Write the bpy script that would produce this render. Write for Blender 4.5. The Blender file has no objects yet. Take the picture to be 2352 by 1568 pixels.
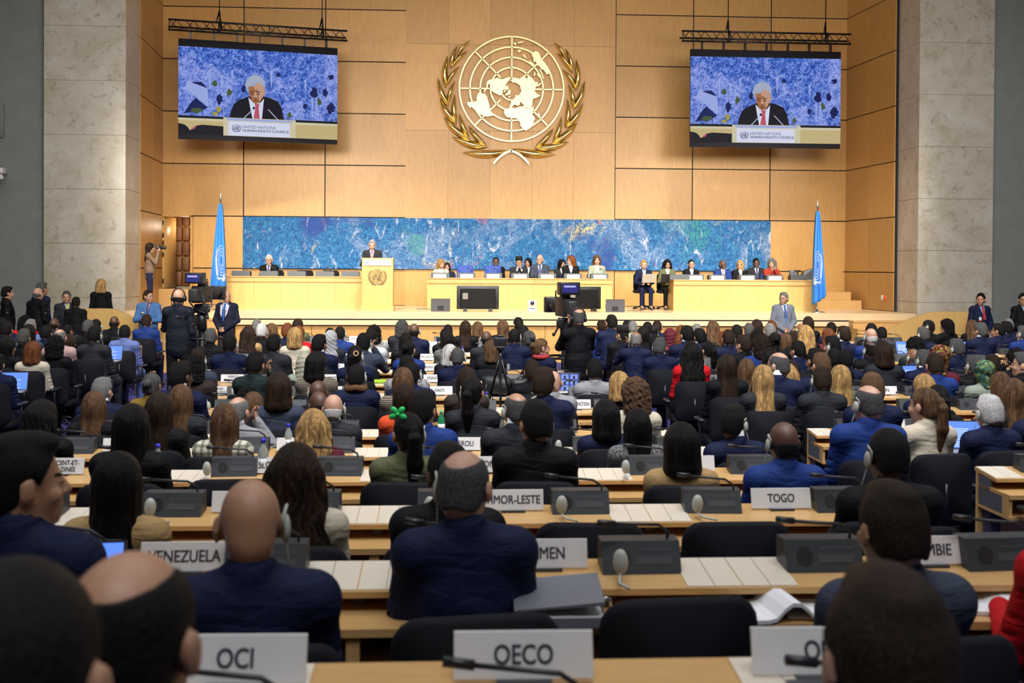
import bpy, bmesh, math, random
import numpy as np
from mathutils import Vector, Matrix
from mathutils.bvhtree import BVHTree
from mathutils.geometry import tessellate_polygon

SC = bpy.context.scene
COL = SC.collection
random.seed(7)
# ---------------------------------------------------------------- camera
F = 2550.0; CX = 1176.0; CY = 642.0; EYE = 2.20
PSI, PIT, ROL = math.radians(3.26), math.radians(-0.7), 0.006
_f = Vector((math.sin(PSI)*math.cos(PIT), math.cos(PSI)*math.cos(PIT), math.sin(PIT)))
_r = Vector((math.cos(PSI), -math.sin(PSI), 0)); _u = _r.cross(_f)
CR = math.cos(ROL)*_r + math.sin(ROL)*_u; CU = math.cos(ROL)*_u - math.sin(ROL)*_r
cam = bpy.data.cameras.new('camera'); co = bpy.data.objects.new('camera', cam); COL.objects.link(co)
co.matrix_world = Matrix(((CR.x, CU.x, -_f.x, 0), (CR.y, CU.y, -_f.y, 0), (CR.z, CU.z, -_f.z, EYE), (0, 0, 0, 1)))
cam.sensor_width = 36.0; cam.lens = 36.0*F/2352
cam.shift_x = (1176-CX)/2352; cam.shift_y = (CY-784)/2352
cam.clip_start = 0.05; cam.clip_end = 200
cam.dof.use_dof = True; cam.dof.focus_distance = 24.0; cam.dof.aperture_fstop = 4.6
SC.camera = co
# ---------------------------------------------------------------- view, world, lights
SC.view_settings.view_transform = 'Standard'; SC.view_settings.look = 'None'
SC.view_settings.exposure = 0.3; SC.view_settings.gamma = 1.0
SC.view_settings.use_curve_mapping = False
w = bpy.data.worlds.new('world'); SC.world = w; w.use_nodes = True
w.node_tree.nodes['Background'].inputs[0].default_value = (0.6, 0.65, 0.8, 1)
w.node_tree.nodes['Background'].inputs[1].default_value = 0.05

def spot(x, y, z, tx, ty, tz, power, deg, col=(1, 0.9, 0.78), blend=0.7, rad=0.35):
    l = bpy.data.lights.new('stage_spot', 'SPOT'); l.energy = power; l.spot_size = math.radians(deg); l.spot_blend = blend
    l.color = col; l.shadow_soft_size = rad
    o = bpy.data.objects.new('stage_spot', l); COL.objects.link(o); o.location = (x, y, z)
    o.rotation_euler = (Vector((tx, ty, tz))-Vector((x, y, z))).to_track_quat('-Z', 'Y').to_euler()
def area(x, y, z, sx, sy, power, col=(1, 0.95, 0.9), spread=140, tilt=0):
    l = bpy.data.lights.new('ceiling_fill_light', 'AREA'); l.shape = 'RECTANGLE'; l.size = sx; l.size_y = sy; l.energy = power
    l.color = col; l.spread = math.radians(spread)
    o = bpy.data.objects.new('ceiling_fill_light', l); COL.objects.link(o); o.location = (x, y, z); o.rotation_euler = (math.radians(tilt), 0, 0)
for i in range(6):
    x = -5.6 + i*2.9
    spot(x, 18.5, 10.6, x*0.92+0.13, 27.6, 1.25, 5300, 36, (1, 0.92, 0.80), 1.0, 0.5)
for i in range(4):
    x = -5.2 + i*4.6
    spot((-10.5, -4.0, 7.0, 13.7)[i], 15.0, 5.5, (1.5, -4.0, 7.0, 1.5)[i]+(-2.2, 0, 0, 2.4)[i], 29.0, 3.8, 2050, (44, 36, 36, 44)[i], (1, 0.91, 0.78), 1.0, 0.8)
def aim(x, y, z, tx, ty, tz, sx, sy, power, col, spread=120):
    l = bpy.data.lights.new('added_fill_light', 'AREA'); l.shape = 'RECTANGLE'; l.size = sx; l.size_y = sy; l.energy = power; l.color = col; l.spread = math.radians(spread)
    o = bpy.data.objects.new('added_fill_light', l); COL.objects.link(o); o.location = (x, y, z); o.rotation_euler = (Vector((tx, ty, tz))-Vector((x, y, z))).to_track_quat('-Z', 'Y').to_euler()
aim(1.6, 12.5, 5.9, 1.6, 29, 4.6, 15, 2.0, 560, (1, 0.90, 0.78), 110)  # unseen fill added in mid-hall to brighten the stage wall evenly
for i in range(4):
    x = -4.5 + i*4.1
    spot(x, 13.5, 11.2, x+0.2, 18.5, 0.9, 2300, 64, (1, 0.95, 0.88), 1.0, 0.6)
area(-9, 14, 11.6, 4, 14, 270, (0.92, 0.97, 1.0))
area(12, 14, 11.6, 4, 14, 320, (0.92, 0.97, 1.0))
aim(1.6, 4.5, 11.5, 1.8, 14.5, 0.8, 12, 3, 900, (0.97, 0.97, 1.0), 100)  # unseen fill added to brighten the plates and desks of the middle rows
area(1.5, 8.0, 11.6, 10, 5, 260, (0.95, 0.96, 1.0))
area(1.0, -1.5, 11.6, 10, 4, 420, (0.95, 0.96, 1.0))  # rear fill added behind the camera to light the plates from the front
# ---------------------------------------------------------------- pixel of the photograph -> place in the hall
def ray(u, v):
    return CR*((u-CX)/F) - CU*((v-CY)/F) + _f
def atY(u, v, Y):
    d = ray(u, v); t = Y/d.y; return Vector((d.x*t, Y, EYE+d.z*t))
def atZ(u, v, z):
    d = ray(u, v); t = (z-EYE)/d.z; return Vector((d.x*t, d.y*t, z))
# ---------------------------------------------------------------- materials
MATS = {}
def mat(name, col=(0.5, 0.5, 0.5), rough=0.5, metal=0.0, emit=None, es=1.0, spec=0.5):
    if name in MATS: return MATS[name]
    m = bpy.data.materials.new(name); m.use_nodes = True; b = m.node_tree.nodes['Principled BSDF']
    b.inputs['Base Color'].default_value = (*col, 1); b.inputs['Roughness'].default_value = rough; b.inputs['Metallic'].default_value = metal
    b.inputs['Specular IOR Level'].default_value = spec
    if emit: b.inputs['Emission Color'].default_value = (*emit, 1); b.inputs['Emission Strength'].default_value = es
    MATS[name] = m; return m
class NT:
    def __init__(s, m): s.t = m.node_tree; s.b = s.t.nodes['Principled BSDF']
    def n(s, ty, **kw):
        x = s.t.nodes.new(ty)
        for k, v in kw.items():
            if k in x.inputs: x.inputs[k].default_value = v
            else: setattr(x, k, v)
        return x
    def l(s, a, b): s.t.links.new(a, b)
    def coord(s, scale=(1, 1, 1), obj=True):
        c = s.n('ShaderNodeTexCoord'); m = s.n('ShaderNodeMapping'); m.inputs['Scale'].default_value = scale
        s.l(c.outputs['Object' if obj else 'Generated'], m.inputs[0]); return m.outputs[0]
    def noise(s, vec, scale=5, det=4, rough=0.55, dist=0.0):
        x = s.n('ShaderNodeTexNoise', Scale=scale, Detail=det, Roughness=rough, Distortion=dist); s.l(vec, x.inputs['Vector']); return x
    def ramp(s, fac, stops):
        r = s.n('ShaderNodeValToRGB'); e = r.color_ramp.elements
        while len(e) < len(stops): e.new(0.5)
        for el, (p, c) in zip(e, stops): el.position = p; el.color = (*c, 1)
        s.l(fac, r.inputs[0]); return r.outputs[0]
    def mix(s, fac, a, b, mode='MIX'):
        x = s.n('ShaderNodeMix', data_type='RGBA', blend_type=mode)
        for sock, val in ((x.inputs[0], fac), (x.inputs[6], a), (x.inputs[7], b)):
            if hasattr(val, 'is_linked'): s.l(val, sock)
            elif isinstance(val, (int, float)): sock.default_value = val
            else: sock.default_value = (*val, 1)
        return x.outputs[2]
    def bump(s, h, strength=0.2, dist=0.01):
        x = s.n('ShaderNodeBump', Strength=strength, Distance=dist); s.l(h, x.inputs['Height']); s.l(x.outputs[0], s.b.inputs['Normal'])
    def base(s, c): s.l(c, s.b.inputs['Base Color'])
def wood(name, a, b, rough=0.35, vary=0.18, scale=(3, 3, 0.5), grain=7):
    m = mat(name, a, rough); t = NT(m); v = t.coord(scale)
    n = t.noise(v, grain, 6, 0.6, 1.2); c = t.ramp(n.outputs[0], [(0.3, a), (0.7, b)])
    g = t.n('ShaderNodeNewGeometry'); r = t.n('ShaderNodeMapRange'); r.inputs[3].default_value = 1-vary; r.inputs[4].default_value = 1+vary*0.4
    t.l(g.outputs['Random Per Island'], r.inputs[0]); t.base(t.mix(1.0, c, r.outputs[0], 'MULTIPLY')); return m
WOODW = wood('maple_panel', (0.58, 0.33, 0.105), (0.49, 0.265, 0.075), 0.4, 0.12, (2, 2, 0.35))
WOODS = wood('maple_desk', (0.62, 0.38, 0.15), (0.53, 0.31, 0.115), 0.3, 0.12, (0.7, 4, 4))
WOODF = wood('stage_boards', (0.72, 0.55, 0.34), (0.64, 0.47, 0.28), 0.25, 0.1, (0.5, 4, 4))
WOODT = wood('podium_maple', (0.65, 0.42, 0.15), (0.57, 0.345, 0.115), 0.35, 0.10, (2.5, 2.5, 0.5))
GLARE = mat('glare_pale_wood', (0.74, 0.66, 0.54), 0.16)  # panel wood made paler in its colour to imitate glare from the stage
DARK = mat('black_gap', (0.012, 0.01, 0.01), 0.8)
BLACK = mat('black_plastic', (0.016, 0.017, 0.02), 0.38)
CONS = mat('console_grey', (0.036, 0.041, 0.046), 0.42)
BMET = mat('black_metal', (0.02, 0.02, 0.023), 0.3, 0.6)
STEEL = mat('steel', (0.6, 0.6, 0.62), 0.25, 1.0)
WHITE = mat('white_card', (0.72, 0.71, 0.70), 0.6)
INK = mat('plate_ink', (0.03, 0.03, 0.05), 0.7)
PAPER = mat('paper', (0.8, 0.8, 0.82), 0.7)
LEGM = mat('desk_leg_paint', (0.035, 0.035, 0.07), 0.4)
FABK = mat('chair_fabric', (0.0045, 0.005, 0.008), 0.8, spec=.2)
RIM = mat('chair_edge', (0.013, 0.016, 0.025), 0.4)
GREYP = mat('earpiece_grey', (0.42, 0.43, 0.38), 0.5)
PANELG = mat('grey_panel', (0.10, 0.10, 0.11), 0.5)
GLASSB = mat('laptop_glow', (0.02, 0.02, 0.05), 0.3, 0, (0.12, 0.28, 1.0), 0.9)
CARPET = mat('blue_carpet', (0.03, 0.03, 0.10), 0.95)
t_ = NT(CARPET); n_ = t_.noise(t_.coord((1, 1, 1)), 120, 3); t_.base(t_.ramp(n_.outputs[0], [(0.3, (0.02, 0.018, 0.11)), (0.7, (0.045, 0.04, 0.21))])); t_.bump(n_.outputs[0], 0.3, 0.005)
GREYW = mat('grey_green_plaster', (0.20, 0.22, 0.20), 0.8)
t_ = NT(GREYW); n_ = t_.noise(t_.coord((1, 1, 1)), 3, 4); t_.base(t_.ramp(n_.outputs[0], [(0.3, (0.19, 0.21, 0.195)), (0.7, (0.22, 0.24, 0.22))]))
MARB = mat('beige_marble', (0.5, 0.47, 0.38), 0.35)
t_ = NT(MARB); v_ = t_.coord((1, 1, 1)); n1 = t_.noise(v_, 0.9, 6, 0.6, 1.6); n2 = t_.noise(v_, 5, 10, 0.72, 0.7); n3 = t_.noise(v_, 1.4, 8, 0.65, 2.6)
c_ = t_.ramp(n1.outputs[0], [(0.3, (0.40, 0.36, 0.25)), (0.5, (0.50, 0.45, 0.37)), (0.68, (0.56, 0.53, 0.46))])
c_ = t_.mix(t_.ramp(n2.outputs[0], [(0.34, (0.8, 0.8, 0.8)), (0.46, (0, 0, 0))]), c_, (0.26, 0.23, 0.17))
c_ = t_.mix(t_.ramp(n3.outputs[0], [(0.485, (0, 0, 0)), (0.5, (0.45, 0.45, 0.45)), (0.515, (0, 0, 0))]), c_, (0.62, 0.60, 0.54)); t_.base(c_)
GOLD = mat('polished_gold', (0.84, 0.66, 0.27), 0.24, 1.0)
t_ = NT(GOLD); n_ = t_.noise(t_.coord((1, 1, 1)), 7, 4); t_.bump(n_.outputs[0], 0.35, 0.02)
GOLDF = mat('satin_gold', (0.86, 0.74, 0.36), 0.38, 0.55)
FLAGB = mat('flag_blue', (0.03, 0.20, 0.62), 0.8)
FLAGW = mat('flag_white', (0.75, 0.8, 0.85), 0.8)
LEATH = mat('brown_leather', (0.20, 0.085, 0.028), 0.5)
MURAL = mat('blue_painting', (0.1, 0.3, 0.6), 0.75)
t_ = NT(MURAL); v_ = t_.coord((1, 1, 1)); n1 = t_.noise(v_, 0.7, 5, 0.6, 1.0); n2 = t_.noise(v_, 13, 9, 0.78, 1.2); n3 = t_.noise(t_.coord((1, 1, 0.45)), 3.2, 8, 0.7, 1.6)
c_ = t_.ramp(n2.outputs[0], [(0.36, (0.003, 0.014, 0.09)), (0.44, (0.004, 0.075, 0.25)), (0.54, (0.015, 0.15, 0.35)), (0.66, (0.11, 0.31, 0.50))])
c_ = t_.mix(t_.ramp(n1.outputs[0], [(0.50, (0, 0, 0)), (0.68, (0.7, 0.7, 0.7))]), c_, t_.ramp(n2.outputs[0], [(0.4, (0.03, 0.12, 0.29)), (0.53, (0.26, 0.34, 0.50)), (0.63, (0.55, 0.58, 0.66))]))
c_ = t_.mix(t_.ramp(n3.outputs[0], [(0.575, (0, 0, 0)), (0.66, (0.8, 0.8, 0.8))]), c_, (0.50, 0.54, 0.62))
for k_, (ox, sc, lo, colr) in enumerate([(3, 0.55, 0.655, (0.75, 0.62, 0.08)), (11, 0.8, 0.67, (0.55, 0.12, 0.16)), (23, 2.2, 0.70, (0.78, 0.20, 0.02)), (37, 0.5, 0.62, (0.02, 0.02, 0.22)), (51, 0.6, 0.65, (0.03, 0.24, 0.20))]):
    mp = t_.n('ShaderNodeMapping'); mp.inputs['Location'].default_value = (ox, ox*0.7, ox*1.3); t_.l(v_, mp.inputs[0])
    q = t_.noise(mp.outputs[0], sc, 4, 0.6, 0.5); f1 = t_.ramp(q.outputs[0], [(lo-0.03, (0, 0, 0)), (lo+0.05, (0.85, 0.85, 0.85))])
    f2 = t_.ramp(n2.outputs[0], [(0.46, (0, 0, 0)), (0.52, (1, 1, 1))]); c_ = t_.mix(t_.mix(1.0, f1, f2, 'MULTIPLY'), c_, colr)
t_.base(c_); t_.bump(n2.outputs[0], 0.5, 0.03)
def objcol(name, rough, kind):
    """material whose colour is the wearer's own object colour"""
    m = mat(name, (1, 1, 1), rough, spec=.5 if kind == 'skin' else .18); t = NT(m); oi = t.n('ShaderNodeObjectInfo'); c = oi.outputs['Color']; v = t.coord((1, 1, 1))
    if kind == 'skin':
        n = t.noise(v, 25, 3); c = t.mix(1.0, c, t.ramp(n.outputs[0], [(0.3, (0.88, 0.84, 0.82)), (0.7, (1.06, 1.02, 1.0))]), 'MULTIPLY')
    if kind == 'suit':
        n = t.noise(v, 220, 2); n2 = t.noise(t.coord((1, 1, 2.2)), 7, 3, 0.5, 0.8); t.bump(n2.outputs[0], 0.55, 0.03)
        c = t.mix(1.0, c, t.ramp(n.outputs[0], [(0.3, (0.8, 0.8, 0.8)), (0.7, (1.15, 1.15, 1.15))]), 'MULTIPLY')
    if kind == 'tweed':
        n = t.n('ShaderNodeTexChecker', Scale=70.0); t.l(t.coord((1, 1, 1)), n.inputs['Vector']); n2 = t.noise(v, 90, 3)
        c = t.mix(t.ramp(n2.outputs[0], [(0.44, (0, 0, 0)), (0.56, (1, 1, 1))]), (0.03, 0.03, 0.03), c)
    if kind == 'plaid':
        a = t.n('ShaderNodeTexWave', Scale=6.0, Distortion=0.6); a.bands_direction = 'X'; b = t.n('ShaderNodeTexWave', Scale=6.0, Distortion=0.6); b.bands_direction = 'Z'
        t.l(v, a.inputs[0]); t.l(v, b.inputs[0]); fa = t.ramp(a.outputs[1], [(0.62, (0, 0, 0)), (0.75, (0.65, 0.65, 0.65))]); fb = t.ramp(b.outputs[1], [(0.62, (0, 0, 0)), (0.75, (0.65, 0.65, 0.65))])
        c = t.mix(fb, t.mix(fa, c, (0.06, 0.07, 0.03)), (0.06, 0.07, 0.03))
    if kind == 'stripe':
        b = t.n('ShaderNodeTexWave', Scale=16.0, Distortion=1.0); b.bands_direction = 'Z'; t.l(v, b.inputs[0])
        c = t.mix(t.ramp(b.outputs[1], [(0.55, (0, 0, 0)), (0.65, (1, 1, 1))]), c, (0.04, 0.03, 0.025))
    if kind == 'hair':
        n = t.noise(t.coord((1, 1, 0.09)), 110, 5, 0.65, 0.25); n2 = t.noise(t.coord((1, 1, 0.2)), 22, 3, 0.5, 0.6)
        c = t.mix(1.0, c, t.ramp(n.outputs[0], [(0.32, (0.35, 0.33, 0.32)), (0.52, (1, 1, 1)), (0.70, (2.1, 2.0, 1.9))]), 'MULTIPLY'); c = t.mix(1.0, c, t.ramp(n2.outputs[0], [(0.35, (0.65, 0.63, 0.6)), (0.65, (1.4, 1.38, 1.35))]), 'MULTIPLY'); t.bump(n.outputs[0], 1.0, 0.012)
    if kind == 'crop':
        n = t.noise(t.coord((1, 1, 0.4)), 190, 4, 0.7, 0.3); c = t.mix(1.0, c, t.ramp(n.outputs[0], [(0.35, (0.45, 0.45, 0.45)), (0.65, (1.7, 1.65, 1.6))]), 'MULTIPLY'); t.bump(n.outputs[0], 0.9, 0.008)
    if kind == 'curl':
        n = t.noise(v, 60, 4, 0.7, 1.5); c = t.mix(1.0, c, t.ramp(n.outputs[0], [(0.35, (0.4, 0.4, 0.4)), (0.65, (1.5, 1.5, 1.5))]), 'MULTIPLY'); t.bump(n.outputs[0], 0.9, 0.02)
    if kind == 'wrap':
        n = t.noise(v, 12, 3, 0.5, 2.0); c = t.mix(t.ramp(n.outputs[0], [(0.5, (0, 0, 0)), (0.56, (0.75, 0.75, 0.75))]), c, t.mix(0.5, c, (0.55, 0.5, 0.05)))
    t.base(c); return m
SKIN = objcol('skin', 0.5, 'skin'); SUIT = objcol('suit_cloth', 0.75, 'suit'); TWEED = objcol('tweed_cloth', 0.85, 'tweed')
PLAID = objcol('plaid_cloth', 0.85, 'plaid'); STRIPE = objcol('striped_cloth', 0.85, 'stripe'); HAIR = objcol('hair', 0.42, 'hair'); CROP = objcol('cropped_hair', 0.55, 'crop'); CURL = objcol('curly_hair', 0.6, 'curl'); WRAP = objcol('wrap_cloth', 0.8, 'wrap')
LIPS = mat('lips', (0.30, 0.10, 0.08), 0.5); EYED = mat('eye_dark', (0.02, 0.015, 0.012), 0.25); SHIRT = mat('shirt_white', (0.7, 0.72, 0.76), 0.7)
# ---------------------------------------------------------------- mesh building
class MB:
    def __init__(s): s.v = []; s.f = []; s.m = []; s.sm = []
    def add(s, vs, fs, m=0, smooth=False):
        o = len(s.v); s.v += [tuple(p) for p in vs]; s.f += [tuple(i+o for i in f) for f in fs]; s.m += [m]*len(fs); s.sm += [smooth]*len(fs); return s
    def box(s, x0, x1, y0, y1, z0, z1, m=0):
        return s.add([(x, y, z) for z in (z0, z1) for y in (y0, y1) for x in (x0, x1)], [(0, 2, 3, 1), (4, 5, 7, 6), (0, 1, 5, 4), (2, 6, 7, 3), (0, 4, 6, 2), (1, 3, 7, 5)], m)
    def hexa(s, p, m=0):   # eight corners, bottom ring then top ring
        return s.add(p, [(3, 2, 1, 0), (4, 5, 6, 7), (0, 1, 5, 4), (1, 2, 6, 5), (2, 3, 7, 6), (3, 0, 4, 7)], m)
    def rbox(s, x0, x1, y0, y1, z0, z1, r=0.02, m=0, seg=3):
        bm = bmesh.new(); bmesh.ops.create_cube(bm, size=1.0)
        for v in bm.verts: v.co = Vector(((x0+x1)/2+v.co.x*(x1-x0), (y0+y1)/2+v.co.y*(y1-y0), (z0+z1)/2+v.co.z*(z1-z0)))
        bmesh.ops.bevel(bm, geom=bm.edges[:], offset=r, segments=seg, profile=0.5, affect='EDGES'); bm.verts.index_update()
        s.add([v.co for v in bm.verts], [[v.index for v in f.verts] for f in bm.faces], m, True); bm.free(); return s
    def tube(s, pts, r, n=8, m=0, caps=True):
        pts = [Vector(p) for p in pts]; rs = r if isinstance(r, (list, tuple)) else [r]*len(pts); vs = []; fs = []; up = None
        for i, p in enumerate(pts):
            d = (pts[min(i+1, len(pts)-1)]-pts[max(i-1, 0)]).normalized()
            if up is None: up = Vector((0, 0, 1)) if abs(d.z) < 0.9 else Vector((1, 0, 0))
            a = d.cross(up).normalized(); b = a.cross(d).normalized(); up = b
            for k in range(n): t = 2*math.pi*k/n; vs.append(p+(a*math.cos(t)+b*math.sin(t))*rs[i])
        for i in range(len(pts)-1):
            for k in range(n): fs.append((i*n+k, i*n+(k+1) % n, (i+1)*n+(k+1) % n, (i+1)*n+k))
        if caps: fs += [tuple(range(n-1, -1, -1)), tuple((len(pts)-1)*n+k for k in range(n))]
        return s.add(vs, fs, m, True)
    def lathe(s, prof, c=(0, 0, 0), n=16, m=0):
        vs = [(c[0]+r*math.cos(2*math.pi*k/n), c[1]+r*math.sin(2*math.pi*k/n), c[2]+z) for r, z in prof for k in range(n)]
        fs = [(i*n+k, i*n+(k+1) % n, (i+1)*n+(k+1) % n, (i+1)*n+k) for i in range(len(prof)-1) for k in range(n)]
        fs += [tuple(range(n-1, -1, -1)), tuple((len(prof)-1)*n+k for k in range(n))]
        return s.add(vs, fs, m, True)
    def ell(s, c, r, n=14, m=0, rot=None):
        vs = []; k = n//2
        for i in range(k+1):
            a = math.pi*i/k
            for j in range(n):
                b = 2*math.pi*j/n; p = Vector((r[0]*math.sin(a)*math.cos(b), r[1]*math.sin(a)*math.sin(b), r[2]*math.cos(a)))
                if rot: p = rot @ p
                vs.append(p+Vector(c))
        fs = [(i*n+j, i*n+(j+1) % n, (i+1)*n+(j+1) % n, (i+1)*n+j) for i in range(k) for j in range(n)]
        return s.add(vs, fs, m, True)
    def prism(s, poly, fn, t0, t1, m=0, sides=True):
        """polygon in the plane, extruded from t0 to t1; fn(a, b, t) -> point"""
        n = len(poly); tri = tessellate_polygon([[Vector((a, b, 0)) for a, b in poly]])
        vs = [fn(a, b, t1) for a, b in poly]; fs = [tuple(t) for t in tri]
        if sides:
            vs += [fn(a, b, t0) for a, b in poly]; fs += [(i, (i+1) % n, n+(i+1) % n, n+i) for i in range(n)]
        return s.add(vs, fs, m)
    def mesh(s, name, mats):
        me = bpy.data.meshes.new(name); me.from_pydata([tuple(map(float, p)) for p in s.v], [], s.f)
        for x in (mats if isinstance(mats, (list, tuple)) else [mats]): me.materials.append(x)
        me.polygons.foreach_set('material_index', s.m); me.polygons.foreach_set('use_smooth', s.sm); me.update(); return me
def weld(me, d=0.0005):
    bm = bmesh.new(); bm.from_mesh(me); bmesh.ops.remove_doubles(bm, verts=bm.verts[:], dist=d); bmesh.ops.recalc_face_normals(bm, faces=bm.faces[:]); bm.to_mesh(me); bm.free(); return me
def ob(name, data, parent=None, loc=None, rot=None, scale=None, label=None, cat=None, group=None, kind=None, color=None):
    if isinstance(data, MB): raise TypeError
    o = bpy.data.objects.new(name, data); COL.objects.link(o)
    if parent is not None: o.parent = parent
    if loc is not None: o.location = loc
    if rot is not None: o.rotation_euler = rot if isinstance(rot, (tuple, list)) else (0, 0, rot)
    if scale is not None: o.scale = scale if isinstance(scale, (tuple, list)) else (scale,)*3
    if label: o['label'] = label
    if cat: o['category'] = cat
    if group: o['group'] = group
    if kind: o['kind'] = kind
    if color is not None: o.color = (*color, 1)
    return o
def thing(name, label, cat, loc=(0, 0, 0), rot=0, group=None, scale=None): return ob(name, None, None, loc, rot, scale, label, cat, group)
def struct(name, mb, mats, label=None): return ob(name, mb.mesh(name, mats), kind='structure', label=label)
def duptree(o, name=None):
    c = o.copy(); COL.objects.link(c)
    for k in o.children:
        d = k.copy(); COL.objects.link(d); d.parent = c
        for g in k.children: e = g.copy(); COL.objects.link(e); e.parent = d
    return c
_tc = {}
def text_data(s, size, bold=0.0, sx=1.0, ext=0.0006, font=None):
    """flat lettering centred on the origin in the x-z plane, facing -y: verts, faces, width"""
    cu = bpy.data.curves.new('lettering', 'FONT'); cu.body = s; cu.size = size; cu.align_x = 'CENTER'; cu.align_y = 'CENTER'; cu.extrude = ext; cu.resolution_u = 4; cu.space_line = 0.85
    o = bpy.data.objects.new('lettering', cu); me = o.to_mesh()
    vs = [(v.co.x*sx, -v.co.z, v.co.y) for v in me.vertices]; fs = [tuple(p.vertices) for p in me.polygons]
    o.to_mesh_clear(); bpy.data.objects.remove(o); bpy.data.curves.remove(cu)
    wd = (max(v[0] for v in vs)-min(v[0] for v in vs)) if vs else 0
    return vs, fs, wd
def put_text(mb, s, size, fn, bold=0.012, sx=1.0, m=0, maxw=None):
    vs, fs, wd = text_data(s, size, bold, sx)
    k = maxw/wd if maxw and wd > maxw else 1.0
    for dx in ((-.55, .55) if bold > .003 else (0,)): mb.add([fn((v[0]+dx*bold*size)*k, v[1]-(.0001 if dx > 0 else 0), v[2]) for v in vs], fs, m)
ORD = ['first', 'second', 'third', 'fourth', 'fifth', 'sixth', 'seventh', 'eighth', 'ninth', 'tenth', 'eleventh', 'twelfth', 'thirteenth', 'fourteenth', 'fifteenth', 'sixteenth', 'seventeenth', 'eighteenth', 'nineteenth', 'twentieth', 'twenty-first', 'twenty-second', 'twenty-third', 'twenty-fourth', 'twenty-fifth', 'twenty-sixth', 'twenty-seventh', 'twenty-eighth', 'twenty-ninth', 'thirtieth']
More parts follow.
